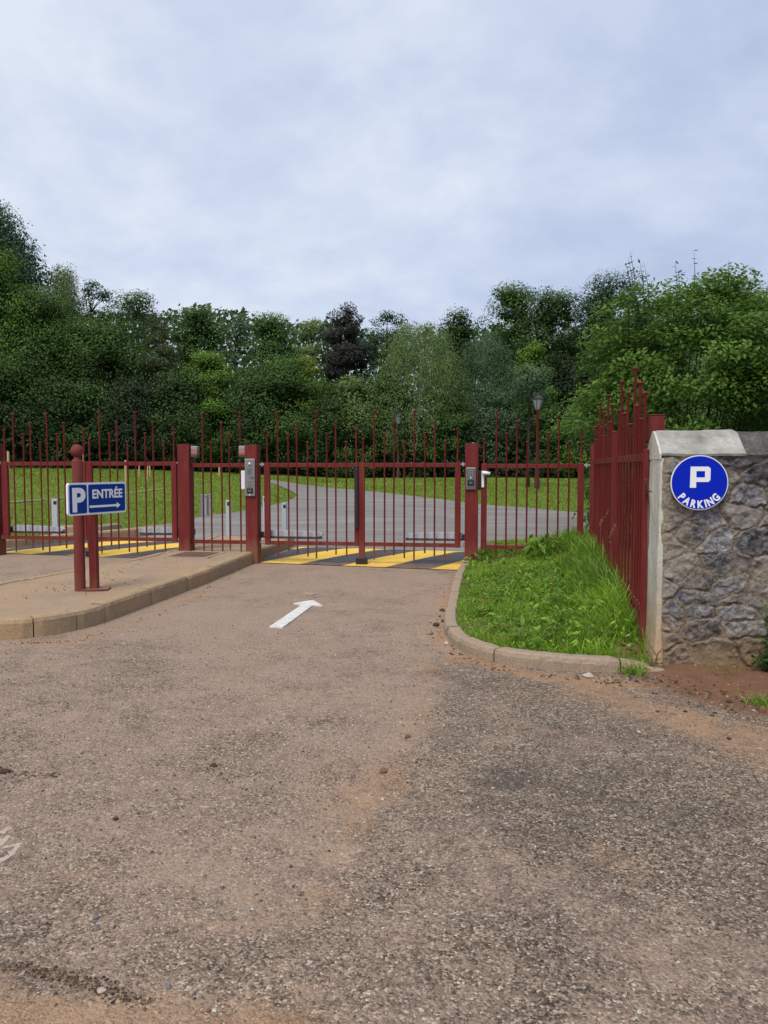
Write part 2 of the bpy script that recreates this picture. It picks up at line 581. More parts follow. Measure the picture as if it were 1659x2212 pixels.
def orange_f(X, Y):
    n = fbm(X * 2.3, Y * 2.3, 21)
    d = .25 * blob(X, Y, [(930, 1440), (915, 1520), (880, 1590), (840, 1670), (770, 1760), (740, 1900), (640, 2060), (570, 2200)], .13)
    d = d + .14 * blob(X, Y, [(740, 1640), (830, 1680), (760, 1800)], .3) * sm(.3, .65, n)
    d = d + .8 * blob(X, Y, [(-100, 2190), (250, 2215), (600, 2240)], .16) * sm(.25, .6, n)
    d = d + .4 * blob(X, Y, [(100, 1900), (500, 1990), (700, 1900)], .28) * sm(.35, .7, n)
    d = d + .7 * blob(X, Y, [(990, 1240), (950, 1370), (990, 1420), (1150, 1460), (1400, 1480)], .13)
    d = d + .7 * blob(X, Y, [(1280, 1490), (1480, 1560), (1800, 1680)], .3)
    d = d + .4 * blob(X, Y, [(1090, 1560), (1180, 1520)], .2) * sm(.35, .7, n)
    d = d + .3 * blob(X, Y, [(1150, 1850), (1400, 1900)], .3) * sm(.4, .7, n)
    d = d + .55 * blob(X, Y, [(0, 1400), (170, 1385), (400, 1300), (560, 1210)], .09)
    d = d + .34 * sm(.45, .75, fbm(X * 1.1, Y * 1.1, 33)) + .3 * sm(.52, .7, fbm(X * 3.1, Y * 3.1, 35)) * sm(-.3, .5, X)
    d = d + .35 * sm(1.7, 2.4, Y) * 0
    return np.clip(d, 0, 1)


WX, WY = 2.09, 5.80          # front corner of the stone wall
def wall_n(X, Y): return (X - WX) * NX + (Y - WY) * NY
def wall_s(X, Y): return (X - WX) * DX + (Y - WY) * DY
def soil_f(X, Y):
    n = wall_n(X, Y); s = wall_s(X, Y)
    e = .85 + .9 * np.clip(s + .1, 0, 2)
    q = (1 - sm(.5, 1.15, -n / e)) * sm(-.75, .35, s)
    return np.clip(q * (.75 + .5 * fbm(X * 3, Y * 3, 44)), 0, 1)
def road_z(X, Y):
    lift = .05 * sm(-2.9, -3.8, X) * sm(8.5, 12, Y) if False else .05 * (1 - sm(-3.9, -3.0, X)) * sm(8.5, 12, Y)
    heap = .05 * soil_f(X, Y) * (1 - sm(.0, .6, -wall_n(X, Y))) * (wall_n(X, Y) < .2)
    return lift + heap + .006 * (fbm(X * 2, Y * 2, 50) - .5) + .004 * (fbm(X * 9, Y * 9, 52) - .5)
xs = np.concatenate([np.arange(-40, -6, 2.), np.arange(-6, 5, .045), np.arange(5, 41, 2.)])
ys = np.concatenate([np.arange(-30, 1, 2.), np.arange(1.2, 8, .045), np.arange(8, 15.2, .1)])
def road_cut(X, Y):
    z = road_z(X, Y)
    n = (X - OX) * NX + (Y - OY) * NY
    z = np.where((X < -9) & (n > 1.5), -.2, z)
    z = np.where((X > 2.6) & (Y > 6.6), -.2, z)
    return z
link('road', gridmesh('road', xs, ys, road_cut, dict(dust=dust_f, dark=dark_f, orange=orange_f, soil=soil_f)), M['road'])['kind'] = 'structure'

# --- loose chippings on the near road: nobody could count them
def chips(name, n, area, size, mat, zfun, seed):
    r = np.random.default_rng(seed)
    x0, x1, y0, y1 = area
    X = r.uniform(x0, x1, n); Y = y0 + (y1 - y0) * r.random(n) ** 1.5
    S = size * (.5 + r.random(n) ** 3 * 1.7)
    base = np.array([(1, 0, 0), (0, 1, 0), (-1, 0, 0), (0, -1, 0), (0, 0, .8), (0, 0, -.8)], float)
    V = base[None] * S[:, None, None] * r.uniform(.55, 1.25, (n, 6, 3))
    a = r.uniform(0, 6.28, n)
    Vx = V[..., 0] * np.cos(a)[:, None] - V[..., 1] * np.sin(a)[:, None]
    Vy = V[..., 0] * np.sin(a)[:, None] + V[..., 1] * np.cos(a)[:, None]
    V = np.stack([Vx + X[:, None], Vy + Y[:, None], V[..., 2] + (zfun(X, Y) + S * .15)[:, None]], -1)
    Fb = np.array([(0, 1, 4), (1, 2, 4), (2, 3, 4), (3, 0, 4), (1, 0, 5), (2, 1, 5), (3, 2, 5), (0, 3, 5)])
    Fq = (np.arange(n)[:, None, None] * 6 + Fb[None]).reshape(-1, 3)
    o = link(name, npmesh(name, V.reshape(-1, 3), Fq, False), mat)
    return o


k = NT('stone_chippings')
r_ = k.n('ShaderNodeNewGeometry').outputs['Random Per Island']
M['chips'] = k.fin(k.ramp(r_, [(0, (.05, .048, .05)), (.35, (.13, .105, .09)), (.6, (.24, .17, .12)), (.9, (.3, .26, .22)), (1, (.5, .47, .43))]), .85, 0, .3)
o = chips('gravel', 24000, (-3.2, 3.2, 1.5, 7.5), .0044, M['chips'], road_z, 3)
o['kind'] = 'stuff'; o['label'] = 'loose stone chippings scattered over the dusty asphalt'; o['category'] = 'gravel'

# dark clods dropped from tyres, and crumbs of earth along the kerb and the wall
def clods(n, line, spread, size, seed, mat, label, zf=None):
    r = np.random.default_rng(seed)
    zf = zf or road_z
    P = [G(*q)[:2] for q in line]
    i = r.integers(0, len(P) - 1, n); tt = r.random(n)
    A = np.array(P)
    X = A[i, 0] + (A[i + 1, 0] - A[i, 0]) * tt + r.normal(0, spread, n); Y = A[i, 1] + (A[i + 1, 1] - A[i, 1]) * tt + r.normal(0, spread, n)
    S = size * (.35 + r.random(n) ** 3 * 1.9)
    base = np.array([(1, 0, 0), (.5, .87, .1), (-.5, .87, 0), (-1, 0, .1), (-.5, -.87, 0), (.5, -.87, .1), (.2, .1, .75), (-.3, -.1, .7)], float)
    V = base[None] * S[:, None, None] * r.uniform(.6, 1.25, (n, 8, 3)) + np.stack([X, Y, zf(X, Y) + S * .1], 1)[:, None, :]
    Fb = np.array([(0, 1, 6), (1, 2, 6), (2, 7, 6), (2, 3, 7), (3, 4, 7), (4, 5, 7), (5, 6, 7), (5, 0, 6)])
    o = link('dirt_crumbs', npmesh('dirt_crumbs', V.reshape(-1, 3), (np.arange(n)[:, None, None] * 8 + Fb[None]).reshape(-1, 3), False), mat)
    o['kind'] = 'stuff'; o['label'] = label; o['category'] = 'dirt'
k = NT('dark_crumbs'); r_ = k.n('ShaderNodeNewGeometry').outputs['Random Per Island']
M['crumb'] = k.fin(k.ramp(r_, [(0, (.035, .025, .02)), (.6, (.09, .06, .042)), (1, (.2, .14, .09))]), .95, 0, .1)
clods(1100, [(-80, 2075), (60, 2095), (150, 2112), (230, 2140), (310, 2165)], .018, .0034, 1, M['crumb'], 'dark crumbs of dirt in a ragged line at the lower left')
clods(150, [(0, 1660), (60, 1672), (120, 1674)], .03, .0045, 2, M['crumb'], 'dark crumbs of dirt near the left picture edge')
clods(160, [(430, 1668), (480, 1655), (520, 1712), (600, 1704)], .04, .004, 3, M['crumb'], 'dark crumbs of dirt on the left half of the road')
clods(500, [(985, 1245), (950, 1330), (935, 1370), (985, 1415), (1080, 1450), (1300, 1475), (1420, 1470)], .07, .007, 4, M['crumb'], 'crumbs of dirt along the foot of the verge kerb')
clods(500, [(1400, 1475), (1500, 1490), (1660, 1520), (1660, 1560), (1450, 1520)], .14, .008, 5, M['crumb'], 'small crumbs in the red soil before the wall')
clods(110, [(1300, 1480), (1400, 1475), (1500, 1500), (1660, 1540)], .14, .006, 6, M['chips'], 'pale little stones in the red soil before the wall')
clods(90, [(1330, 1400), (1385, 1410), (1420, 1455)], .07, .016, 7, M['crumb'], 'rubble of small stones in the corner of kerb and wall', lambda X, Y: road_z(X, Y) + .03 + .03 * sm(5.65, 5.9, Y))
clods(520, [(40, 1330), (200, 1290), (330, 1240), (430, 1200), (300, 1290), (120, 1320)], .16, .0055, 8, M['crumb'], 'crumbs of dirt scattered on the island', lambda X, Y: np.full(np.shape(X), .188))
clods(200, [(0, 1392), (170, 1385), (400, 1305), (545, 1215)], .035, .006, 9, M['crumb'], 'crumbs of dirt along the foot of the island kerb')

# --- park road behind the gates
k = NT('park_asphalt')
p = k.pos()
a = k.noise(p, .8, 5, .6); b = k.noise(p, 40, 3, .7)
m_ = k.n('ShaderNodeMapping', i_Vector=p, i_Scale=(.25, 1.6, 1)).outputs[0]
c = k.noise(m_, 1.0, 5, .65, .6)
cc = k.mix(a, (.15, .14, .134), (.24, .224, .21))
cc = k.mix(k.ramp(c, [(.42, 0.0), (.62, .6)]), cc, (.33, .305, .28))
cc = k.mix(k.math('MULTIPLY', b, .5), cc, (.09, .085, .083))
k.bump(b, .4, .01)
M['parkroad'] = k.fin(cc, .85, 0, .3)
far = [T(*q) for q in [(590, 1037), (622, 1042), (649, 1047), (749, 1057), (816, 1063), (916, 1075), (996, 1085), (1069, 1093), (1160, 1099), (1271, 1110)]]
near = [T(*z1(*q)) for q in [(790, 885), (1100, 852), (1330, 800), (1500, 782)]] + [T(*z2(*q)) for q in [(200, 735), (290, 715), (352, 690), (376, 668), (355, 648), (300, 622), (210, 588)]]
near2 = [T(570, 1038)]
poly = [gp(-6.2, 2.2)] + [gp(-7.6, 4.6), gp(-5.0, 5.3)] + near + near2 + far + [gp(7, 7.0), gp(7, 4.2), gp(3.0, 3.4), gp(1.9, 2.0)]
PARKROAD = [(q[0], q[1]) for q in poly]
sheet('park_road', PARKROAD, lambda X, Y: H(X, Y) + .012, M['parkroad'], .45)

# pale edging path across the field
pth = [T(*z1(*q)) for q in [(-60, 722), (60, 712), (330, 692), (560, 673), (800, 655), (1060, 625)]]
P2 = [(q[0], q[1] + .16) for q in pth]; P1 = [(q[0], q[1] - .16) for q in pth]
k = NT('worn_path'); f_ = k.noise(k.pos(), 6, 4, .6)
M['path'] = k.fin(k.mix(f_, (.16, .17, .13), (.3, .3, .27)), .9, 0, .2)
sheet('path', P1 + P2[::-1], lambda X, Y: H(X, Y) + .02, M['path'], .3)

# --- striped speed ramps under the gates
def mat_stripes(name, ox, oy):
    k = NT(name)
    p = k.pos()
    s = k.n('ShaderNodeSeparateXYZ', i_0=p)
    q = k.math('SUBTRACT', k.math('MULTIPLY', s.outputs[0], .829), k.math('MULTIPLY', s.outputs[1], .559))
    nz = k.noise(p, 12, 3, .6)
    q = k.math('ADD', k.math('ADD', q, ox), k.math('MULTIPLY', nz, .03))
    fr = k.math('FRACT', k.math('DIVIDE', q, oy))
    st = k.ramp(fr, [(0, 0.0), (.5, 0.0), (.505, 1.0), (.995, 1.0), (1, 0.0)])
    f2 = k.noise(p, 5, 5, .65); f3 = k.noise(p, 60, 3, .6)
    ye = k.mix(f2, (.74, .45, .035), (.85, .56, .07))
    bl = k.mix(f2, (.032, .032, .038), (.06, .058, .064))
    c = k.mix(st, bl, ye)
    n = k.math('ADD', k.math('MULTIPLY', s.outputs[0], NX), k.math('MULTIPLY', s.outputs[1], NY))
    n = k.math('SUBTRACT', n, OX * NX + OY * NY)
    g = k.math('MULTIPLY', k.ramp(k.math('MULTIPLY', k.math('ADD', n, .6), .8), [(.0, .62), (.75, .04)]), k.ramp(f2, [(.35, .35), (.6, 1.0)]))
    c = k.mix(g, c, (.42, .21, .09))
    c = k.mix(k.math('MULTIPLY', k.ramp(f3, [(.5, 0.0), (.75, 1.0)]), .2), c, (.2, .15, .1))
    k.bump(f3, .3, .006)
    return k.fin(c, .65, 0, .35)
def ramp_sheet(name, c4, zbase, zr, mat):
    """a shallow hump: rises from its front edge, flat top, falls at its back edge"""
    V = []; Fq = []
    nu, nv = 40, 16
    A, B, Cc, Dd = [Vector(q) for q in c4]
    for j in range(nv + 1):
        tv = j / nv
        for i in range(nu + 1):
            q = A.lerp(B, i / nu).lerp(Dd.lerp(Cc, i / nu), tv)
            z = zbase + zr * float(sm(-.1, .5, tv)) * (1 - float(sm(.8, 1, tv))) + .008
            V.append((q.x, q.y, z))
    for j in range(nv):
        for i in range(nu):
            a_ = j * (nu + 1) + i
            Fq.append((a_, a_ + 1, a_ + nu + 2, a_ + nu + 1))
    o = link(name, npmesh(name, np.array(V), np.array(Fq), True), mat)
    o['kind'] = 'structure'
    return o
M['stripes'] = mat_stripes('yellow_black_stripes', 9.28 - .015, 1.36)
M['stripes2'] = mat_stripes('yellow_black_stripes_left', 12.4 - .015, 1.38)
ramp_sheet('speed_ramp', [(-2.06, 12.36), (1.30, 11.39), (2.0, 13.9), (-1.55, 14.9)], .0, .03, M['stripes'])
ramp_sheet('speed_ramp', [(-6.9, 13.36), (-3.3, 12.36), (-3.1, 15.0), (-6.6, 15.9)], .05, .02, M['stripes2'])

# ------------------------------------------------------------------ kerbs and verges
def mat_concrete(name, a, b, stain, amt=.6, scale=4.0):
    k = NT(name)
    p = k.pos()
    f1 = k.noise(p, scale, 6, .65); f2 = k.noise(p, 55, 4, .7); f3 = k.noise(p, 1.3, 4, .6)
    vv = k.n('ShaderNodeTexVoronoi', i_Vector=p, i_Scale=140.0)
    c = k.mix(f1, a, b)
    c = k.mix(k.math('MULTIPLY', k.ramp(k.math('ADD', k.math('MULTIPLY', f1, .6), k.math('MULTIPLY', f3, .5)), [(.42, 0.0), (.68, 1.0)]), amt), c, stain)
    c = k.mix(k.math('MULTIPLY', k.ramp(f2, [(.42, 0.0), (.62, 1.0)]), .35), c, tuple(x * .45 for x in a))
    sp = k.n('ShaderNodeSeparateColor', i_0=vv.outputs['Color']).outputs[0]
    c = k.mix(k.ramp(sp, [(.9, 0.0), (.95, .4)]), c, (.45, .42, .38))
    k.bump(k.math('ADD', f2, k.math('MULTIPLY', vv.outputs['Distance'], .6)), .5, .008)
    return k.fin(c, .9, 0, .2)
M['kerb'] = mat_concrete('weathered_kerb_concrete', (.27, .195, .115), (.43, .335, .215), (.44, .27, .135), .6)
M['kerb2'] = mat_concrete('pinkish_kerb_concrete', (.27, .21, .155), (.38, .305, .23), (.38, .225, .125), .5)
M['island'] = mat_concrete('dusty_island_surface', (.24, .175, .118), (.42, .325, .225), (.42, .25, .135), .7, 2.2)


def kerb(name, path, w, h, lens, mat, z0=0.0, hfun=None):
    """kerb stones laid along a line; the body lies on the left of the walking direction"""
    pts = [Vector((a_, b_)) for a_, b_ in path]
    cum = [0.0]
    for a_, b_ in zip(pts, pts[1:]): cum.append(cum[-1] + (b_ - a_).length)
    L = cum[-1]
    def at(s):
        s = min(max(s, 0), L)
        for i in range(len(pts) - 1):
            if s <= cum[i + 1] or i == len(pts) - 2:
                q = (s - cum[i]) / max(cum[i + 1] - cum[i], 1e-9)
                return pts[i].lerp(pts[i + 1], q)
    mb = MB()
    s = 0.0; li = 0
    R = random.Random(len(name) * 31 + int(L * 10))
    while s < L - .02:
        ln = lens(s) if callable(lens) else lens
        e = min(s + ln, L)
        k_ = max(2, int((e - s) / .07))
        dz = R.uniform(-.009, .009); off = R.uniform(-.008, .008)
        rings = []
        for i in range(k_ + 1):
            q = s + .006 + (e - s - .012) * i / k_
            c_ = at(q); d_ = at(q + .02) - at(q - .02); d_.normalize()
            nrm = Vector((-d_.y, d_.x))
            hh = (hfun(q) if hfun else h) + dz
            ch = .010 if i in (0, k_) else 0
            wob = R.uniform(-.005, .005)
            prof = [(0 + ch, -.1), (.004 + wob + ch, hh - .045), (.016 + ch, hh - .015), (.042, hh - .002 - ch), (w - .012, hh + wob * .5 - ch), (w - .002, hh - .015), (w, -.1)]
            rings.append([(c_.x + nrm.x * (a_ + off), c_.y + nrm.y * (a_ + off), z0 + b_) for a_, b_ in prof])
        m = len(rings[0]); vs = [p_ for r_ in rings for p_ in r_]; fs = []
        for i in range(k_):
            for j in range(m - 1):
                fs.append((i * m + j, (i + 1) * m + j, (i + 1) * m + j + 1, i * m + j + 1))
        fs.append(tuple(range(m))); fs.append(tuple(k_ * m + j for j in range(m - 1, -1, -1)))
        mb.add(vs, fs)
        s = e
    o = mb.build(name, mat); o['kind'] = 'structure'
    return o


# traffic island between the two lanes (walked so that its inside lies on the left hand)
isl = [(-3.4, 15.2), (-3.55, 12.9), (-3.75, 11.4), (-4.2, 10.0), (-4.6, 8.9), (-4.66, 8.0), (-4.35, 7.25), (-3.85, 6.86), (-3.38, 6.80), (-3.09, 6.96), (-2.84, 7.38), (-2.68, 8.24), (-2.41, 9.92), (-2.14, 12.0), (-2.05, 12.9), (-1.75, 15.0)]
ISL = catmull(isl, 8)
HI = .192
def isl_len(s): return 1.0 if (s < 6.3 or s > 10.2) else .42
kerb('kerb', ISL, .15, HI, isl_len, M['kerb'], hfun=lambda q: HI)
def inset(path, d):
    out = []
    P = [Vector(q) for q in path]
    for i, q in enumerate(P):
        e = (P[min(i + 1, len(P) - 1)] - P[max(i - 1, 0)]).normalized()
        out.append((q.x - e.y * d, q.y + e.x * d))
    return out
sheet('traffic_island', inset(ISL, .145), lambda X, Y: HI - .010 + .022 * (fbm(X * 4, Y * 4, 9) - .5), M['island'], .12)
def shade(c, f): return tuple(x * f for x in c)

# verge beside the lane on the right
vg = [(1.42, 11.75), (1.15, 11.4), (1.0, 10.6), (.78, 9.0), (.60, 7.5), (.575, 6.8), (.68, 6.3), (.91, 5.98), (1.21, 5.80), (1.56, 5.69), (1.82, 5.645), (2.12, 5.60)]
vg[0] = (1.24, 11.9)
VG = catmull(vg, 8)
HV = .11
VGL = sum(math.dist(a_, b_) for a_, b_ in zip(VG, VG[1:]))
kerb('kerb', VG, .125, HV, lambda s: .5 if 4.4 < s < 6.0 else 1.0, M['kerb2'], hfun=lambda q: HV - .075 * float(sm(VGL - .45, VGL, q)))
fence_x = lambda y: 2.145 + .198 * (y - 6.32)
k = NT('verge_soil'); p = k.pos(); f1 = k.noise(p, 7, 5, .65); f2 = k.noise(p, 50, 3, .6)
k.bump(f2, .8, .02)
M['vergesoil'] = k.fin(k.mix(k.ramp(f1, [(.45, 0.0), (.65, 1.0)]), k.mix(f2, (.05, .10, .012), (.10, .17, .02)), (.22, .13, .07)), .95, 0, .1)
VIN = inset(VG, .115)
verge_poly = VIN + [(2.2, 5.75), (2.3, 6.35), (2.9, 6.4), (4.3, 11.5), (4.5, 14.2), (1.9, 14.2)]
def verge_z(X, Y):
    d = np.full(np.shape(X), 9.0)
    for (ax, ay), (bx, by) in zip(VG, VG[1:]):
        ex, ey = bx - ax, by - ay; tt = np.clip(((X - ax) * ex + (Y - ay) * ey) / (ex * ex + ey * ey), 0, 1)
        d = np.minimum(d, np.hypot(X - ax - tt * ex, Y - ay - tt * ey))
    return .085 - .05 * sm(1.75, 2.1, X) * (1 - sm(5.85, 6.3, Y)) + .06 * sm(.16, .8, d) + .06 * sm(8, 11, Y) * sm(1.2, 2.5, X) + .02 * (fbm(X * 4, Y * 4, 70) - .5) * sm(.15, .4, d)
sheet('verge', verge_poly, verge_z, M['vergesoil'], .12)

# ------------------------------------------------------------------ grass blades (stuff)
def mat_grass(name, dark, light):
    k = NT(name)
    r = k.n('ShaderNodeNewGeometry').outputs['Random Per Island']
    tone = k.attr('tone')
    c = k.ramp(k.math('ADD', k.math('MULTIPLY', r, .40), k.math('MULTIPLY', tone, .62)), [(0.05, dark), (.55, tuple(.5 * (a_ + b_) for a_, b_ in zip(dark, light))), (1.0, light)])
    c = k.mix(k.ramp(k.math('FRACT', k.math('MULTIPLY', r, 37.0)), [(.93, 0.0), (.96, .8)]), c, (.36, .30, .12))
    k.fin(c, .5, 0, .3)
    tr = k.n('ShaderNodeBsdfTranslucent', i_Color=c)
    mx_ = k.n('ShaderNodeMixShader', i_0=.3, i_1=k.b.outputs[0], i_2=tr.outputs[0])
    k.l(mx_.outputs[0], k.out.inputs[0])
    return k.m
M['grass'] = mat_grass('verge_grass', (.042, .120, .008), (.30, .50, .036))
M['fieldgrass'] = mat_grass('field_grass', (.085, .16, .014), (.31, .41, .06))
M['straw'] = mat_paint('dry_grass_straw', (.26, .17, .08), .8, .3)


def blades(name, X, Y, Z, Ht, Wd, lean, tone, mat, seed=0, parent=None):
    r = np.random.default_rng(seed)
    n = len(X)
    a = r.uniform(0, 2 * np.pi, n); la = r.uniform(0, 2 * np.pi, n)
    lx = np.cos(la) * lean * Ht; ly = np.sin(la) * lean * Ht
    wx = np.cos(a) * Wd / 2; wy = np.sin(a) * Wd / 2
    P = np.zeros((n, 7, 3))
    for i, (tt, ww) in enumerate(((0, 1), (.42, .85), (.78, .55))):
        cx = X + lx * tt ** 2; cy = Y + ly * tt ** 2; cz = Z + Ht * tt * (1 - .35 * lean * tt)
        P[:, 2 * i] = np.stack([cx - wx * ww, cy - wy * ww, cz], 1)
        P[:, 2 * i + 1] = np.stack([cx + wx * ww, cy + wy * ww, cz], 1)
    P[:, 6] = np.stack([X + lx, Y + ly, Z + Ht * (1 - .5 * lean)], 1)
    b0 = np.arange(n)[:, None] * 7
    q = np.concatenate([b0 + np.array([[0, 1, 3]]), b0 + np.array([[0, 3, 2]]), b0 + np.array([[2, 3, 5]]), b0 + np.array([[2, 5, 4]]), b0 + np.array([[4, 5, 6]])], 0)
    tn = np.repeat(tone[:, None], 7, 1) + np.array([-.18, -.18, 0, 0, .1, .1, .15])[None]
    return link(name, npmesh(name, P.reshape(-1, 3), q, True, dict(tone=tn.ravel())), mat, parent)


r = np.random.default_rng(11)
n = 130000
X = r.uniform(.6, 4.0, n); Y = r.uniform(5.6, 13.6, n)
ok = inside(inset(VG, .12) + [(2.12, 5.72), (2.16, 6.3), (3.35, 12.4), (3.4, 13.6), (2.0, 13.6)], X, Y)
bare = fbm(X * 1.6, Y * 1.6, 80)
edge = fence_x(Y) - X
dens = np.where((Y > 9.6) & (X < 2.0) & (Y < 11.4), .35, 1.0) * np.where((np.hypot(X - 2.05, Y - 5.85) < .28), .12, 1.0)
ok &= r.random(n) < dens * (.45 + .9 * bare)
X, Y, bare, edge = X[ok], Y[ok], bare[ok], edge[ok]
tall = np.exp(-(np.clip(edge, 0, 9) / .42) ** 2) * (.4 + .6 * sm(6.3, 7.4, Y)) + .9 * np.exp(-((Y - 11.6 + .15 * (X - 2)) / .55) ** 2) * sm(1.9, 2.6, X)
tall = np.clip(tall, 0, 1)
Ht = (.035 + .11 * r.random(len(X)) ** 1.8) * (.2 + 2.6 * np.clip(fbm(X * 3.2, Y * 3.2, 81) - .28, 0, 1)) + tall * (.06 + .48 * r.random(len(X)) ** 1.4)
tone = -.25 + 1.5 * fbm(X * 1.9, Y * 1.9, 82) + r.uniform(-.2, .2, len(X)) - .15 * tall + .25 * (fbm(X * 6, Y * 6, 83) - .5)
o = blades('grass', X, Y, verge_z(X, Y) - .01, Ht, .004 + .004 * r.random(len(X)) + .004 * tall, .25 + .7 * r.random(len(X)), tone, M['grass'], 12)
o['kind'] = 'stuff'; o['label'] = 'bright green grass growing long on the verge beside the red fence'; o['category'] = 'grass'

# clover and broad weeds among the verge grass
def clover():
    q = np.random.default_rng(15)
    n_ = 13000
    X = q.uniform(.6, 3.3, n_); Y = q.uniform(5.6, 12.0, n_)
    k_ = inside(inset(VG, .12) + [(2.12, 5.72), (2.16, 6.3), (3.2, 11.6), (2.0, 12.2)], X, Y) & (fbm(X * 2.2, Y * 2.2, 84) > .42) & (np.hypot(X - 2.0, Y - 5.85) > .25)
    X, Y = X[k_], Y[k_]; n_ = len(X)
    P = np.stack([X, Y, verge_z(X, Y) + .02 + .06 * q.random(n_)], 1)
    o = link('clover', leafmesh('clover', P, q.normal(size=(n_, 3)) * .55 + np.array([0, -.15, .7]), .019 * q.uniform(.5, 1.6, n_), .05 + .8 * q.random(n_), .7, None, 16), M['grass'])
    o['kind'] = 'stuff'; o['label'] = 'low clover and broad-leaved weeds among the verge grass'; o['category'] = 'clover'
    # dock-like broad weeds in small rosettes, denser towards the back and the fence
    q = np.random.default_rng(17)
    C_ = []
    for _ in range(150):
        y_ = q.uniform(6.0, 12.2); x_ = q.uniform(.9, fence_x(y_) - .05)
        if inside(inset(VG, .15) + [(2.12, 5.72), (2.16, 6.3), (3.2, 11.6), (2.0, 12.2)], np.array([x_]), np.array([y_]))[0]: C_.append((x_, y_, q.uniform(.04, .12) * (2.0 if y_ > 10.6 and x_ > 2.0 else 1)))
    C_ = np.array(C_); m_ = 16; n_ = len(C_) * m_
    i_ = np.repeat(np.arange(len(C_)), m_); a_ = q.uniform(0, 6.283, n_); rr_ = C_[i_, 2] * q.uniform(.3, 1.0, n_)
    P = np.stack([C_[i_, 0] + rr_ * np.cos(a_), C_[i_, 1] + rr_ * np.sin(a_), verge_z(C_[i_, 0], C_[i_, 1]) + C_[i_, 2] * q.uniform(.4, 1.8, n_)], 1)
    o = link('weeds', leafmesh('weeds', P, np.stack([np.cos(a_) * .6, np.sin(a_) * .6, np.ones(n_)], 1) + q.normal(size=(n_, 3)) * .25, C_[i_, 2] * q.uniform(.5, .95, n_), q.uniform(-.1, .75, len(C_))[i_], .38, np.stack([np.cos(a_), np.sin(a_), .3 * np.ones(n_)], 1), 18), M['grass'])
    o['kind'] = 'stuff'; o['label'] = 'broad-leaved weeds standing in the verge grass'; o['category'] = 'weeds'
DEFER = clover

# longer field grass in the park
n = 150000
Y = 13.5 + 27 * r.random(n) ** 1.25; X = r.uniform(-.56, .5, n) * Y * 1.05
ok = ~inside(PARKROAD, X, Y)
nn = (X - OX) * NX + (Y - OY) * NY
ok &= (nn > 2.3) & ((nn > 4.8) | (X > 2.2) | (X < -7.5))
X, Y = X[ok], Y[ok]
sz = .6 + Y / 26
Ht = (.03 + .04 * r.random(len(X))) * (.5 + fbm(X * .7, Y * .7, 90)) * sz
nn = nn[ok]
Ht += np.where((X > 2.0) & (nn < 4.0), .35 * r.random(len(X)), 0)
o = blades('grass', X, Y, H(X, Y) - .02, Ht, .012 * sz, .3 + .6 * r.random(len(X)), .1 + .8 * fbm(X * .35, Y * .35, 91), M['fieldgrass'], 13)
o['kind'] = 'stuff'; o['label'] = 'mown grass of the park field behind the red gates'; o['category'] = 'grass'

# ------------------------------------------------------------------ gates
HT = dict(A=2.445, B=2.28, C=2.165, D=2.10, E=1.965, F=2.01)
BOT = dict(A=.09, B=.16, C=.30, D=.205, E=.12, F=.30)
BARM = {}
def bar_mesh(kk, lo=None):
    key = (kk, lo)
    if key in BARM: return BARM[key]
    mb = MB()
    top = HT[kk]; b_ = BOT[kk] if lo is None else lo
    r_ = .0135
    mb.lathe([(r_, b_), (r_, top - .028), (r_ * 1.25, top - .022), (.027, top - .014), (.027, top - .003), (.022, top)], n=10)
    BARM[key] = mb.mesh('bar')
    BARM[key].materials.append(M['red'])
    return BARM[key]
def bars(root, seq, y=-.012, dz=0.0, lo=None):
    for kk, s in seq:
        on_stile = kk in 'CF' and lo is None
        o = link('bar', bar_mesh(kk, 1.6 if on_stile else lo), None, root, (s, y if not on_stile else 0, dz))
def piece(root, name, x0, x1, z0, z1, y0=-.025, y1=.025, mat='red', bev=.004, label=None):
    mb = MB(); mb.box(x0, x1, y0, y1, z0, z1, bev)
    o = mb.build(name, M[mat], root)
    if label: o['label'] = label
    return o
def hinge(root, s, z):
    mb = MB(); mb.box(s - .05, s + .05, -.012, .012, z - .012, z + .012, .003)
    mb.lathe([(.02, z - .03), (.02, z + .03)], s, 0, 10)
    return mb.build('hinge', M['galv'], root)

def leaf(label, s0, s1, seq, hinge_at, dz=0.0, meet=None, group='swing leaves of the red vehicle gates', wl=.09, wr=.09, name='gate_leaf'):
    g = thing(name, label, 'gate leaf', gp(s0), ANG, group)
    W = s1 - s0
    piece(g, 'rail', wl, W - wr, 1.556 + dz, 1.622 + dz, -.02, .02)
    piece(g, 'rail', wl, W - wr, .304 + dz, .366 + dz, -.02, .02)
    piece(g, 'stile', 0, wl, (.02 if meet == 'l' else .30) + dz, 1.627 + dz, -.03, .03)
    piece(g, 'stile', W - wr, W, (.02 if meet == 'r' else .30) + dz, 1.627 + dz, -.03, .03)
    bars(g, [(kk, s - s0) for kk, s in seq], dz=dz)
    hs = -.04 if hinge_at == 'l' else W + .04
    hinge(g, hs, 1.60 + dz); hinge(g, hs, .34 + dz)
    return g

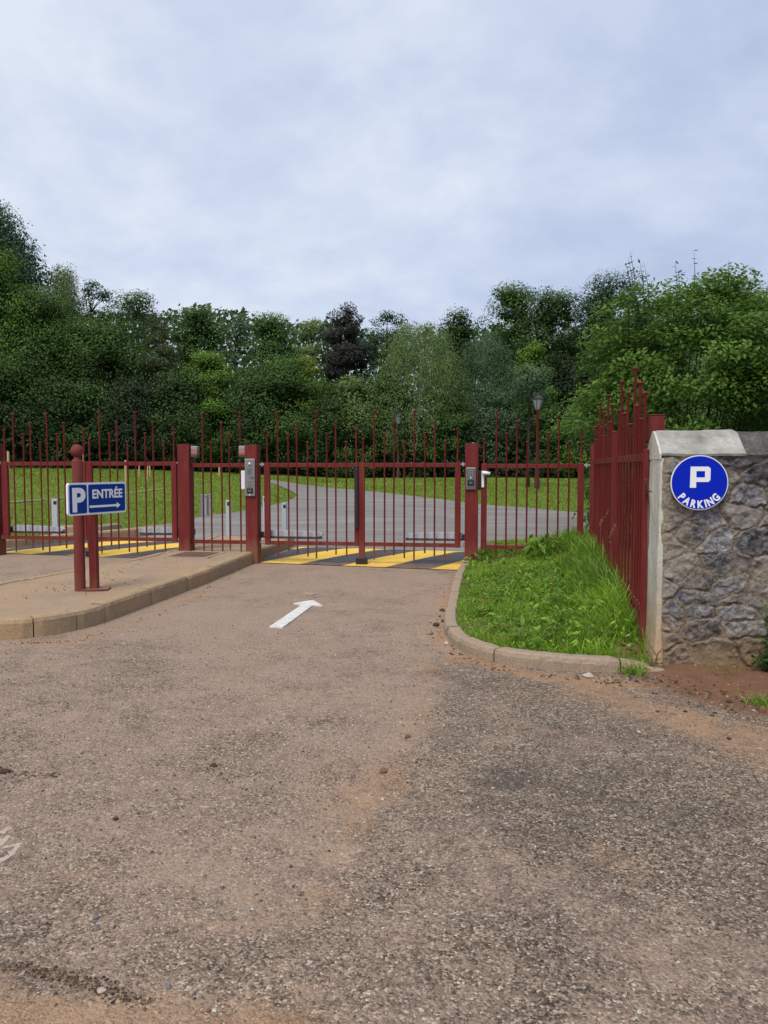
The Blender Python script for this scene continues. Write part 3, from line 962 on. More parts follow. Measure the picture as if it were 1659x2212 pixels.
main_l = [('C', -1.515), ('A', -1.335), ('D', -1.159), ('B', -1.018), ('E', -.843), ('A', -.704), ('D', -.527), ('B', -.383), ('E', -.209), ('C', -.052)]
main_r = [('F', .06), ('A', .235), ('D', .404), ('B', .551), ('E', .718), ('A', .872), ('D', 1.042), ('B', 1.194), ('E', 1.358), ('C', 1.55)]
gl = leaf('left leaf of the closed red entry gate, beside the post with the tall intercom', -1.561, -.020, main_l, 'l', wr=.06)
gr = leaf('right leaf of the closed red entry gate, with the black foot on its meeting stile', -.011, 1.60, main_r, 'r', meet='l', wl=.094)
piece(gr, 'gate_foot', -.045, .135, .006, .12, -.06, .05, 'black', .01)
mb = MB(); mb.box(-.056, -.002, -.07, -.031, .58, 1.50, .006); mb.box(-.066, -.004, -.07, -.031, 1.44, 1.585, .006); mb.box(-.03, -.008, -.075, -.06, 1.2, 1.46, .004)
mb.build('lock_bar', M['black'], gr)
L1 = [('C', -6.14), ('A', -5.963), ('D', -5.78), ('B', -5.65), ('E', -5.469), ('A', -5.346), ('D', -5.159), ('B', -5.034), ('E', -4.847), ('C', -4.69)]
L2 = [('F', -4.59), ('A', -4.398), ('D', -4.222), ('B', -4.09), ('E', -3.905), ('A', -3.763), ('D', -3.593), ('B', -3.453), ('E', -3.27), ('C', -3.10)]
g1 = leaf('left leaf of the far left red gate, cut by the picture edge', -6.195, -4.655, L1, 'l', dz=.025, wl=.11, wr=.06)
g2 = leaf('right leaf of the far left red gate, behind the blue entry sign', -4.647, -3.054, L2, 'r', dz=.025, meet='l', wl=.105)
piece(g2, 'gate_foot', -.03, .12, .06, .15, -.06, .05, 'black', .01)
small = [('F', 1.955), ('A', 2.147), ('D', 2.301), ('B', 2.459), ('E', 2.613), ('A', 2.763), ('D', 2.928), ('B', 3.083), ('E', 3.241), ('C', 3.42)]
gs = leaf('single red pedestrian gate with a white lever handle, long grass at its foot', 1.914, 3.463, small, 'r', group=None, name='pedestrian_gate', dz=-.015)
gs['category'] = 'gate'
mb = MB(); mb.box(-.055, .0, -.035, .03, 1.20, 1.50, .006); lk = mb.build('lock_case', M['black'], gs)
mb = MB(); mb.box(.006, .05, -.055, -.031, 1.24, 1.50, .012)
hn = mb.build('handle_plate', M['white'], gs)
mb = MB(); mb.tube([(.03, -.05, 1.465), (.03, -.10, 1.465)], .014, 8); mb.tube([(.02, -.10, 1.468), (.06, -.105, 1.468), (.14, -.10, 1.455)], [.024, .03, .026], 8)
mb.build('lever', M['white'], hn)

# fixed panel between the two posts of the island
fp = thing('railing', 'short fixed red railing panel between the two thick posts on the island', 'railing', gp(-2.80), ANG)
piece(fp, 'rail', .0, .94, 1.556, 1.618, -.02, .02); piece(fp, 'rail', .0, .94, .304, .366, -.02, .02)
bars(fp, [(kk, s + 2.80) for kk, s in (('A', -2.598), ('E', -2.46), ('B', -2.277), ('D', -2.148), ('A', -1.962))])

def post(label, s, w_, top, z0=0.0, n_=0.0, group='thick red gate posts'):
    g = thing('gate_post', label, 'gate post', gp(s, n_), ANG, group)
    mb = MB(); mb.box(-w_ / 2, w_ / 2, -w_ / 2, w_ / 2, z0, top, .006); mb.build('shaft', M['red'], g)
    mb = MB(); mb.box(-w_ / 2 - .002, w_ / 2 + .002, -w_ / 2 - .002, w_ / 2 + .002, top + .0005, top + .006, .002); mb.build('cap', M['red'], g)
    return g
post('thick red post with the amber warning lamp on its right, left end of the island', -2.90, .20, 1.925, .1)
post('thick red post carrying the tall steel intercom, at the island tip', -1.755, .20, 1.912)
post('thick red post carrying the small steel keypad, between the entry gate and pedestrian gate', 1.769, .20, 1.92)
post('thick red post cut off by the left picture edge, hinging the far left gate', -6.325, .20, 1.94)

# side fence running back from the stone wall
fang = math.atan2(-1, .198)    # walks from the far post towards the wall
sf = math.atan2(5.27, 1.045)
def fpos(y): return (fence_x(y), y, 0)
def fl(y): return math.hypot(y - 6.23, fence_x(y) - fence_x(6.23))
def side_panel(label, ya, yb, seq, group):
    g = thing('railing', label, 'railing', fpos(ya), sf, group)
    base = fl(ya); L = fl(yb) - base
    piece(g, 'rail', 0, L, 1.60, 1.665, -.02, .02); piece(g, 'rail', 0, L, .36, .42, -.02, .02)
    for kk, y in seq:
        link('bar', bar_mesh(kk, .18 if kk in 'CF' else BOT[kk] + .10), None, g, (fl(y) - base, .012, -.005))
    return g
p1 = side_panel('red railing panel running from the stone wall to the middle post', 6.20, 8.36,
           [('C', 6.27), ('E', 6.42), ('B', 6.58), ('D', 6.76), ('A', 6.93), ('E', 7.19), ('B', 7.45), ('D', 7.71), ('A', 7.98), ('C', 8.22)], 'red railing panels seen edge-on at the right')
piece(p1, 'stile', -.02, .03, .12, 1.70, -.02, .02)
p2 = side_panel('red railing panel running from the middle post back to the pedestrian gate', 8.44, 11.5,
           [('E', 8.6), ('B', 8.85), ('D', 9.13), ('A', 9.41), ('E', 9.70), ('B', 9.98), ('D', 10.27), ('A', 10.55), ('C', 10.83), ('E', 11.1), ('C', 11.36)], 'red railing panels seen edge-on at the right')
def fpost(label, x, y, w_, top, group):
    g = thing('fence_post', label, 'fence post', (x, y, 0), sf, group)
    mb = MB(); mb.box(-w_ / 2, w_ / 2, -w_ / 2, w_ / 2, .0, top, .005); mb.build('shaft', M['red'], g)
    mb = MB(); mb.box(-w_ / 2 - .004, w_ / 2 + .004, -w_ / 2 - .004, w_ / 2 + .004, top + .0005, top + .008, .002); mb.build('cap', M['red'], g)
gq = 'square red posts of the side fence'
fpost('square red fence post standing right behind the end of the stone wall', 2.29, 6.46, .12, 1.985, gq)
fpost('square red fence post in the middle of the edge-on side railing', fence_x(8.40), 8.40, .10, 1.93, gq)
fpost('square red fence post hinging the pedestrian gate where the side railing starts', *gp(3.615)[:2], .12, 1.91, gq)

# ------------------------------------------------------------------ gate equipment
def intercom(label, s, z0, z1_, w_, tall_):
    g = thing('intercom_panel', label, 'intercom', gp(s, -.102), ANG)
    mb = MB(); mb.box(-w_ / 2, w_ / 2, -.03, 0, z0, z1_, .008); mb.build('faceplate', M['steel'], g)
    hgt = z1_ - z0
    if tall_:
        mb = MB(); mb.lathe([(.03, 0), (.027, .012), (.015, .022), (.002, .026)], 0, 0, 14)
        o = mb.build('camera_dome', M['galv'], g, (.0, -.03, z1_ - .085)); o.rotation_euler = (math.pi / 2, 0, 0)
        mb = MB()
        for i in range(6): mb.box(-.04, .03, -.034, -.0305, z1_ - .165 - i * .016, z1_ - .158 - i * .016)
        mb.build('speaker_grille', M['steeldark'], g)
        mb = MB(); mb.box(-.005, .07, -.034, -.0305, z1_ - .32, z1_ - .285, .001); mb.build('display', M['steeldark'], g)
        kz, rz0 = z1_ - .345, z0 + .045
    else:
        mb = MB(); mb.box(-w_ / 2 + .012, w_ / 2 - .012, -.033, -.0305, z0 + .012, z1_ - .012, .001); mb.build('frame', M['steeldark'], g)
        kz, rz0 = z1_ - .045, z0 + .065
    mb = MB()
    for i in range(4):
        for j in range(3):
            mb.box(-.036 + j * .026, -.016 + j * .026, -.040, -.0335, kz - .02 - i * .028, kz - i * .028, .003)
    mb.build('keypad', M['steel'], g)
    mb = MB(); mb.lathe([(.012, 0), (.012, .008), (.009, .011)], 0, 0, 12)
    o = mb.build('call_button', M['white'], g, (.0, -.034, (rz0 + .115) if not tall_ else z0 + .022)); o.rotation_euler = (math.pi / 2, 0, 0)
    mb = MB(); mb.box(-.05, .05, -.043, -.0335, rz0, rz0 + .085, .004); rd = mb.build('card_reader', M['black'], g)
    mb = MB()
    for i in range(3): mb.box(-.02 + i * .016, -.01 + i * .016, -.0445, -.0432, rz0 + .036, rz0 + .048)
    mb.build('reader_mark', M['grey'], rd)
intercom('tall steel intercom with keypad and black reader on the post at the island tip', -1.765, 1.09, 1.69, .17, True)
intercom('small steel keypad panel with black reader on the post left of the pedestrian gate', 1.76, 1.21, 1.55, .15, False)

def wlamp(label, s, dirx):
    g = thing('warning_lamp', label, 'warning lamp', gp(s), ANG, 'warning lamps on the gate posts')
    mb = MB(); mb.box(-.06, .06, -.06, .06, 1.715, 1.765, .01); mb.box(-.06 * dirx - .025, -.06 * dirx + .025, -.02, .02, 1.70, 1.73, .004); mb.build('base', M['greydark'], g)
    mb = MB(); mb.box(-.055, .055, -.055, .055, 1.766, 1.83, .008); mb.build('amber_lens', M['amber'], g)
    mb = MB(); mb.box(-.055, .055, -.055, .055, 1.831, 1.90, .012); mb.build('clear_lens', M['lens'], g)
wlamp('amber and clear warning lamp on the right side of the left island post', -2.735, 1)
wlamp('amber and clear warning lamp on the left side of the intercom post', -1.92, -1)
g = thing('gate_lock', 'white lock box with black latch on the left side of the intercom post', 'lock box', gp(-1.905), ANG)
mb = MB(); mb.box(-.035, .035, -.05, .05, 1.20, 1.50, .008); mb.build('housing', M['white'], g)
mb = MB(); mb.box(.036, .049, -.055, .02, 1.30, 1.39, .004); mb.build('latch', M['black'], g)
g = thing('control_box', 'grey metal control box mounted behind the left island post', 'control box', gp(-2.66, .3), ANG)
mb = MB(); mb.box(-.10, .02, -.07, .07, .74, 1.10, .008); mb.build('housing', M['grey'], g)
mb = MB(); mb.box(.022, .085, -.01, .03, .74, 1.11, .004); mb.build('bracket', M['galv'], g)
mb = MB(); mb.lathe([(.008, 0), (.008, .01)], 0, 0, 8); o = mb.build('screw', M['steeldark'], g, (.0, -.07, 1.07)); o.rotation_euler = (math.pi / 2, 0, 0)

def motor(label, s0, s1, dz=0.0, mount='l'):
    g = thing('gate_motor', label, 'gate motor', gp(s0, .13), ANG, 'grey swing-gate motor arms')
    L = s1 - s0
    mb = MB()
    pr = [(0, .435), (L * .04, .425), (L * .9, .43), (L, .445), (L, .475), (L * .93, .505), (L * .3, .525), (L * .03, .53), (0, .515)]
    if mount == 'r': pr = [(L - a_, b_) for a_, b_ in reversed(pr)]
    mb.prism([(a_, b_ + dz) for a_, b_ in pr], -.05, .05); mb.build('arm_body', M['grey'], g)
    mb = MB(); mb.box(.03, L - .02, -.056, .056, .395 + dz, .432 + dz, .004); mb.build('arm_underside', M['greydark'], g)
    mb = MB()
    if mount == 'l': mb.box(-.11, .05, -.03, .03, .40 + dz, .50 + dz, .006)
    else: mb.box(L - .05, L + .09, -.03, .03, .40 + dz, .50 + dz, .006)
    mb.build('bracket', M['greydark'], g)
motor('grey motor arm low on the left leaf of the entry gate', -1.60, -.63)
motor('grey motor arm low on the right leaf of the entry gate', .70, 1.62, mount='r')
motor('grey motor arm low on the far left gate leaf, next to the picture edge', -6.08, -5.15, .03)
motor('grey motor arm low on the gate leaf left of the island post', -3.78, -2.9, .03, 'r')

def column(label, u, vb, vt, d, wpx):
    x, y = (u - 829.5) / F * d, d
    zb = float(H(x, y)); zt = CH + (HZ - vt) / F * d
    w_ = wpx / F * d
    g = thing('photocell_post', label, 'photocell post', (x, y, 0), ANG, 'grey photocell posts inside the gates')
    mb = MB(); mb.box(-w_ / 2, w_ / 2, -.04, .04, zb - .05, zt, .006); mb.build('shaft', M['grey'], g)
    mb = MB(); mb.box(-w_ * .12, w_ * .42, -.048, -.041, zt - .11, zt - .04, .003); mb.build('photocell', M['black'], g)
column('grey photocell post left of the blue entry sign', 118.5, 1149, 1078, 16.3, 13)
column('slim grey photocell post seen through the fixed panel on the island', 493, 1158, 1080, 15.8, 10)
column('grey photocell post behind the left leaf of the entry gate', 614, 1150, 1086, 16.3, 10)
column('grey photocell post half hidden behind the intercom post', 572, 1148, 1072, 15.8, 8)

# ------------------------------------------------------------------ signs
def text_mesh(txt, size, bold, xscale=1.0, depth=.0015):
    cu = bpy.data.curves.new('lettering', 'FONT')
    cu.body = txt; cu.size = size; cu.align_x = 'CENTER'; cu.align_y = 'CENTER'
    cu.offset = bold; cu.extrude = depth / 2; cu.resolution_u = 6
    ob = bpy.data.objects.new('lettering', cu); col.objects.link(ob)
    bpy.context.view_layer.update()
    me = bpy.data.meshes.new_from_object(ob.evaluated_get(bpy.context.evaluated_depsgraph_get()))
    bpy.data.objects.remove(ob); bpy.data.curves.remove(cu)
    xs_ = [v_.co.x for v_ in me.vertices]; ys_ = [v_.co.y for v_ in me.vertices]
    cx, cy = (min(xs_) + max(xs_)) / 2, (min(ys_) + max(ys_)) / 2
    # stand the text up: local x right, local z up, facing -y
    for v_ in me.vertices:
        v_.co = ((v_.co.x - cx) * xscale, -v_.co.z, v_.co.y - cy)
    me.update()
    return me
def rrect(x0, x1, z0, z1_, r_, n_=6):
    out = []
    for cx, cz, a0 in ((x1 - r_, z1_ - r_, 0), (x0 + r_, z1_ - r_, 90), (x0 + r_, z0 + r_, 180), (x1 - r_, z0 + r_, 270)):
        for i in range(n_ + 1):
            a_ = math.radians(a0 + 90 * i / n_)
            out.append((cx + r_ * math.cos(a_), cz + r_ * math.sin(a_)))
    return out

ps = G(*z1(613, 1274), HI)
PX, PY = ps[0], ps[1]
SYAW = math.radians(66)        # the left edge of the board is nearer to the viewer
es = thing('entrance_sign', 'blue and white parking entry sign with arrow on a square red post', 'sign', (PX, PY, HI), 0)
mb = MB(); PSZ = CH + (HZ - 1042) / F * PY - HI - .175
mb.box(-.042, .042, -.042, .042, .0, PSZ + .10, .005); o = mb.build('post', M['red'], es)
mb = MB(); mb.box(-.16, .16, -.09, .09, -.006, .012, .004); o = mb.build('base_plate', M['red'], es); o.rotation_euler.z = .12
SW, SH = .86, .350
mb = MB(); mb.prism(rrect(-SW / 2, SW / 2, -SH / 2, SH / 2, .035), -.012, .012)
bd = mb.build('sign_board', M['signwhite'], es, (.066, -.030, PSZ)); bd.rotation_euler.z = SYAW
mb = MB(); mb.prism(rrect(-SW / 2 + .02, -SW / 2 + .262, -SH / 2 + .02, SH / 2 - .02, .02), -.0150, -.0122); mb.build('blue_field', M['signblue'], bd)
mb = MB(); mb.prism(rrect(-SW / 2 + .285, SW / 2 - .02, -SH / 2 + .02, SH / 2 - .02, .02), -.0150, -.0122); mb.build('blue_field', M['signblue'], bd)
link('letter', text_mesh('P', .345, .013, 1.05), M['signwhite'], bd, (-SW / 2 + .148, -.0168, -.008))
link('lettering', text_mesh('ENTR\u00c9E', .135, .004, .98), M['signwhite'], bd, (.138, -.0168, .062))
mb = MB(); mb.prism([(-.10, -.100), (.31, -.100), (.31, -.122), (.365, -.088), (.31, -.054), (.31, -.076), (-.10, -.076)][::1], -.0175, -.0160)
mb.v = [(x - .035, y, z + .0) for x, y, z in mb.v]
mb.build('arrow', M['signwhite'], bd)

bp = G(*z1(520, 1279), HI)
bl = thing('bollard', 'round faded red bollard with ball top behind the entry sign', 'bollard', (bp[0], bp[1], HI - .02))
ztb = CH + (HZ - 960.5) / F * bp[1] - HI + .02
mb = MB(); rr = .058
mb.lathe([(rr, 0), (rr, ztb - .185), (rr * .93, ztb - .17), (rr * .6, ztb - .16), (rr * .6, ztb - .135)], n=20); mb.build('shaft', M['bollard_red'], bl)
mb = MB(); R_ = .069
mb.lathe([(R_ * math.sin(math.radians(a_)) + .0005, ztb - R_ - R_ * math.cos(math.radians(a_))) for a_ in range(20, 181, 10)], n=20); mb.build('ball', M['bollard_red'], bl)

# ------------------------------------------------------------------ chamber cover on the island
q = [G(*z1(*c_), HI) for c_ in ((1085, 1060), (1335, 1070), (1440, 1035), (1190, 1030))]
cx = sum(a_[0] for a_ in q) / 4; cy = sum(a_[1] for a_ in q) / 4
cv = thing('chamber_cover', 'flat reddish inspection cover set in the island in front of the left post', 'cover', (cx, cy, HI), ANG)
M['cover'] = mat_concrete('rusty_cover', (.10, .052, .038), (.15, .08, .058), (.2, .12, .08), .4)
M['cover_rim'] = mat_concrete('cover_rim_concrete', (.3, .24, .18), (.38, .31, .24), (.36, .25, .17), .4)
mb = MB(); mb.box(-.30, .30, -.35, .35, -.05, -.002, .003); mb.build('lid', M['cover'], cv)
mb = MB()
for a_ in ((-.36, .36, -.41, -.352), (-.36, .36, .352, .41), (-.36, -.302, -.351, .351), (.302, .36, -.351, .351)): mb.box(*a_, -.05, .0, .002)
mb.build('rim', M['cover_rim'], cv)

# ------------------------------------------------------------------ stone wall
wall = thing('stone_wall', 'weathered grey rubble stone wall with pale mortar and concrete coping', 'wall', (WX, WY, 0), ANG)
TH, EV, RG, LEN = .50, 1.645, 1.835, 4.6
r = np.random.default_rng(5)
sites = []
zc_ = .02
row = 0
while zc_ < 1.75:
    hh = r.uniform(.13, .26)
    xc = -.2 + r.uniform(-.2, 0)
    while xc < LEN + .3:
        ww = r.uniform(.16, .42)
        sites.append((xc + ww / 2, zc_ + hh / 2 + r.uniform(-.05, .05), 1 / (ww ** .5), 1 / (hh ** .5)))
        if r.random() < .25: sites.append((xc + ww * r.uniform(.2, .8), zc_ + hh * r.uniform(-.1, .1), 2.8, 3.4))
        xc += ww
    zc_ += hh * .92
S_ = np.array(sites)
xs_ = np.concatenate([np.arange(.02, 1.25, .007), np.arange(1.25, LEN, .02)]); zs_ = np.arange(-.06, EV - .005, .007)
X, Z = np.meshgrid(xs_, zs_)
wx = X + .05 * (fbm(X * 5, Z * 5, 100) - .5) * 2 + .02 * (fbm(X * 22, Z * 22, 102) - .5) * 2
wz = Z + .05 * (fbm(X * 5 + 9, Z * 5, 101) - .5) * 2 + .02 * (fbm(X * 22, Z * 22 + 7, 103) - .5) * 2
d1 = np.full(X.shape, 9.); d2 = np.full(X.shape, 9.); idx = np.zeros(X.shape, int)
for i, (sx, sz_, ax, az) in enumerate(sites):
    d = np.sqrt(((wx - sx) * .72) ** 2 + ((wz - sz_) * 1.2) ** 2)
    nearer = d < d1
    d2 = np.where(nearer, d1, np.minimum(d2, d)); idx = np.where(nearer, i, idx); d1 = np.where(nearer, d, d1)
edge = d2 - d1
tn = r.random(len(sites))[idx]
proud = r.uniform(.55, 1.15, len(sites))[idx]
cover_m = sm(.56, .74, fbm(X * 2.0, Z * 2.0, 110))          # mortar smeared over the stones here and there
stone = sm(.012, .034, edge + .03 * (fbm(X * 18, Z * 18, 104) - .5)) * (1 - .75 * cover_m)
rough = fbm(X * 14, Z * 14, 105, 4) - .5; rough2 = fbm(X * 45, Z * 45, 106, 3) - .5
tiltx = r.uniform(-.08, .08, len(sites))[idx]; tiltz = r.uniform(-.08, .08, len(sites))[idx]
relief = stone * (.014 * proud + .050 * rough + tiltx * (X - S_[idx, 0]) + tiltz * (Z - S_[idx, 1])) + .014 * rough + .010 * rough2
# fade the relief where the plaster edge begins
relief = relief * sm(.02, .09, X) - .006 * (1 - sm(.02, .05, X))
stone = stone * sm(.05, .11, X + .05 * (fbm(X * 9, Z * 7, 109) - .5))
V = np.stack([X.ravel(), -relief.ravel(), Z.ravel()], 1)
nx_, nz_ = len(xs_), len(zs_)
i_ = (np.arange(nz_ - 1)[:, None] * nx_ + np.arange(nx_ - 1)[None, :]).ravel()
Fq = np.stack([i_, i_ + 1, i_ + nx_ + 1, i_ + nx_], 1)
crev = 1 - sm(.0, .016, edge) * 1.0
me = npmesh('rubble_face', V, Fq, True, dict(stone=stone.ravel(), tone=tn.ravel(), crev=(crev * (1 - .5 * cover_m)).ravel()))
k = NT('rubble_stone')
p = k.obj()
st, tn_, cr_ = k.attr('stone'), k.attr('tone'), k.attr('crev')
f1 = k.noise(p, 3, 6, .65); f2 = k.noise(p, 22, 6, .7, .4); f3 = k.noise(p, 75, 5, .75)
sp = k.n('ShaderNodeSeparateXYZ', i_0=p)
z_ = sp.outputs[2]; x_ = sp.outputs[0]
sc1 = k.ramp(k.math('ADD', k.math('ADD', k.math('MULTIPLY', f2, .58), k.math('MULTIPLY', f3, .40)), k.math('MULTIPLY', tn_, .16)), [(.42, (.024, .023, .027)), (.52, (.13, .128, .138)), (.61, (.29, .285, .30)), (.71, (.58, .57, .58))])
sc1 = k.mix(k.ramp(tn_, [(.82, 0.0), (.86, .6)]), sc1, (.30, .255, .20))
mo = k.mix(k.ramp(k.math('ADD', k.math('MULTIPLY', f2, .6), k.math('MULTIPLY', f3, .4)), [(.36, 0.0), (.62, 1.0)]), (.19, .155, .12), (.52, .44, .34))
c = k.mix(st, mo, sc1)
c = k.mix(k.math('MULTIPLY', cr_, .75), c, (.022, .02, .018))
# black weathering at the top on the right
bk = k.math('MULTIPLY', k.ramp(k.math('ADD', z_, k.math('MULTIPLY', f1, .5)), [(.0, 0.0), (1.0, 0.0), ]), 1.0)
bw = k.math('ADD', k.math('MULTIPLY', k.math('SUBTRACT', z_, 1.28), 2.2), k.math('MULTIPLY', k.math('SUBTRACT', f1, .5), 3.0))
bw = k.math('MULTIPLY', bw, k.ramp(x_, [(.15, .15), (.5, 1.0)]), True)
c = k.mix(k.math('MULTIPLY', bw, .85), c, k.mix(f2, (.018, .017, .018), (.075, .068, .065)))
# earth splashed up from the ground
ew = k.math('ADD', k.math('MULTIPLY', k.math('SUBTRACT', .46, z_), 2.6), k.math('MULTIPLY', k.math('SUBTRACT', f1, .5), 2.6), True)
c = k.mix(k.math('MULTIPLY', ew, .8), c, k.mix(f2, (.25, .16, .085), (.44, .31, .185)))
c = k.mix(k.math('MULTIPLY', k.ramp(f3, [(.4, 0.0), (.62, 1.0)]), .3), c, (.04, .038, .036))
k.bump(k.math('ADD', f3, k.math('MULTIPLY', f2, 1.4)), .9, .018)
M['rubble'] = k.fin(c, .92, 0, .2)
o = link('rubble_face', me, M['rubble'], wall)

k = NT('wall_plaster')
p = k.obj(); sp = k.n('ShaderNodeSeparateXYZ', i_0=p)
m_ = k.n('ShaderNodeMapping', i_Vector=p, i_Scale=(1, 1, .3)).outputs[0]
f1 = k.noise(m_, 7, 6, .65); f2 = k.noise(p, 40, 4, .7)
c = k.ramp(f1, [(.3, (.37, .345, .295)), (.5, (.54, .51, .445)), (.7, (.65, .62, .55))])
ew = k.math('ADD', k.math('MULTIPLY', k.math('SUBTRACT', .78, sp.outputs[2]), 1.7), k.math('MULTIPLY', k.math('SUBTRACT', f1, .5), 1.5), True)
c = k.mix(k.math('MULTIPLY', ew, .85), c, k.mix(f1, (.36, .205, .10), (.48, .315, .175)))
c = k.mix(k.math('MULTIPLY', k.ramp(f2, [(.45, 0.0), (.7, 1.0)]), .3), c, (.15, .14, .13))
k.bump(k.math('ADD', f2, f1), .5, .012)
M['plaster'] = k.fin(c, .92, 0, .2)
# plastered end with a rough front return
V = []; Fq = []
zs2 = np.arange(-.06, EV + .001, .03)
prof = [(.05, .012), (.036, .002), (.018, .002), (.004, .012), (0, .03)] + [(0.0, y_) for y_ in np.linspace(.06, TH - .03, 10)] + [(.004, TH - .006), (.03, TH)] + [(x_, TH) for x_ in np.linspace(.4, LEN, 8)]
for z_v in zs2:
    for (a_, b_) in prof:
        w1 = .010 * (float(fbm(a_ * 9 + b_ * 9, z_v * 6, 120)) - .5) * 2
        foot = .03 * float(1 - sm(.0, .35, z_v))
        V.append((a_ + w1 - (foot if a_ < .03 else 0), b_ + w1 - (foot if b_ < .02 else 0), z_v))
m = len(prof)
Fq = [(j * m + i + 1, j * m + i, (j + 1) * m + i, (j + 1) * m + i + 1) for j in range(len(zs2) - 1) for i in range(m - 1)]
V = [tuple(q) for q in V]; Fq = [tuple(q) for q in Fq]
gb = [(.002, EV - .03), (-.004, EV + .008), (.03, EV + .046), (.12, EV + .116), (.20, RG - .017), (.25, RG + .001), (.30, RG - .017), (.40, EV + .111), (TH + .008, EV + .02), (TH + .008, EV - .03)]
o_ = len(V); ng = len(gb)
V += [(-.006 + .003 * math.sin(9 * a_ + 5 * b_), a_, b_) for a_, b_ in gb] + [(.012, a_, b_) for a_, b_ in gb]
Fq += [tuple(o_ + i for i in range(ng - 1, -1, -1))] + [(o_ + i, o_ + (i + 1) % ng, o_ + ng + (i + 1) % ng, o_ + ng + i) for i in range(ng)]
me = bpy.data.meshes.new('plastered_end'); me.from_pydata(V, [], Fq); me.update()
link('plastered_end', me, M['plaster'], wall)

# coping: ridge in the middle, sloping to both faces; a pale end block and darker old ones
k = NT('old_coping'); p = k.obj()
f1 = k.noise(p, 6, 6, .7); f2 = k.noise(p, 45, 4, .7)
k.bump(k.math('ADD', f1, f2), .7, .015)
M['coping_dark'] = k.fin(k.ramp(k.math('ADD', k.math('MULTIPLY', f1, .6), k.math('MULTIPLY', f2, .4)), [(.33, (.03, .028, .028)), (.5, (.085, .078, .074)), (.68, (.2, .185, .17))]), .95, 0, .15)
k = NT('pale_coping'); p = k.obj()
f1 = k.noise(p, 5, 6, .7); f2 = k.noise(p, 40, 4, .7)
k.bump(k.math('ADD', f1, f2), .5, .01)
c = k.ramp(f1, [(.3, (.13, .125, .11)), (.45, (.27, .26, .235)), (.65, (.41, .4, .365))])
c = k.mix(k.math('MULTIPLY', k.ramp(f2, [(.48, 0.0), (.66, 1.0)]), .45), c, (.1, .095, .085))
M['coping_pale'] = k.fin(c, .92, 0, .2)
def coping(x0, x1, mat, grow, ragged, seed):
    nx_ = max(3, int((x1 - x0) / .03))
    pr = [(-.008 - grow, EV - .012), (-.014 - grow, EV + .006), (.03, EV + .045), (.12, EV + .115), (.20, RG - .018), (.25, RG + grow), (.30, RG - .018), (.40, EV + .11), (TH + .012, EV + .02), (TH + .014, EV - .012)]
    V = []; m = len(pr)
    for i in range(nx_ + 1):
        for j, (a_, b_) in enumerate(pr):
            xx = x0 + (x1 - x0) * i / nx_
            w1 = (float(fbm(xx * 7 + seed, a_ * 9, 130)) - .5)
            if i == nx_ and ragged: xx += ragged * (float(fbm(a_ * 12, 3.3, 131)) - .5) * 2
            V.append((xx, a_ + .012 * w1, b_ + .018 * w1 + grow))
    Fq = [(i * m + j, (i + 1) * m + j, (i + 1) * m + j + 1, i * m + j + 1) for i in range(nx_) for j in range(m - 1)]
    me = bpy.data.meshes.new('coping')
    me.from_pydata(V, [], Fq + [tuple(range(m)), tuple(nx_ * m + j for j in range(m - 1, -1, -1))]); me.update()
    return link('coping', me, mat, wall)
o = coping(.0125, .60, M['coping_pale'], .004, .05, 1); o['label'] = 'pale concrete coping block at the wall end'
o = coping(.55, LEN, M['coping_dark'], -.004, 0, 5); o['label'] = 'dark weathered coping'
# small bent iron hook on the wall end
mb = MB(); mb.tube([(.006, .28, 1.36), (-.05, .28, 1.36), (-.05, .28, 1.43), (-.05, .27, 1.46)], .006, 6); mb.tube([(.006, .36, 1.36), (-.035, .36, 1.36), (-.035, .36, 1.30)], .006, 6)
mb.build('iron_hook', M['greydark'], wall)

# round parking sign on the wall
dsc = thing('parking_sign', 'round blue parking sign with white letter fixed to the stone wall', 'sign', (0, 0, 0), ANG)
u_, v_ = z3(1308, 636)
d = ray(u_, v_)
NW = (NX, NY); off = -.06
tt = ((WX * NX + WY * NY) + off) / (d[0] * NX + d[1] * NY)
dsc.location = (d[0] * tt, d[1] * tt, CH + d[2] * tt)
RS = 147 * .5726 * .7373 / F * d[1] * tt * .955
def disc(r_, y0, y1, n_=64):
    mb = MB(); mb.prism([(r_ * math.cos(2 * math.pi * i / n_), r_ * math.sin(2 * math.pi * i / n_)) for i in range(n_)], y0, y1); return mb
disc(RS, 0, .012).build('rim', M['signwhite'], dsc)
disc(RS * .965, -.0035, -.0003).build('blue_face', M['discblue'], dsc)
# squared letter
u0 = RS * .0068
def px(pts): return [((a_ - 1308) * u0, -(b_ - 636) * u0) for a_, b_ in pts]
mb = MB()
outer = px([(1262, 550), (1355, 549), (1363, 557), (1363, 624), (1355, 632), (1291, 633), (1291, 663), (1259, 663)])
mb.prism(px([(1261, 550), (1291, 550), (1291, 663), (1259, 663)]), -.0058, -.0038)
mb.prism(px([(1291.01, 550), (1352, 550), (1363, 560), (1335, 574), (1291.01, 574)]), -.0058, -.0038)
mb.prism(px([(1363.0, 560.01), (1363, 621), (1335, 608), (1335, 574.02)]), -.0058, -.0038)
mb.prism(px([(1291.01, 608), (1335, 608.02), (1363, 621.02), (1353, 632), (1291.01, 632)]), -.0058, -.0038)
mb.build('letter', M['signwhite'], dsc)
LT = [text_mesh(ch, RS * .375, RS * .016, .80) for ch in 'PARKING']
LW = [max(v_.co.x for v_ in m_.vertices) - min(v_.co.x for v_ in m_.vertices) for m_ in LT]
gap = RS * .038; tot = sum(LW) + gap * 6; rl = RS * .79; run = -tot / 2
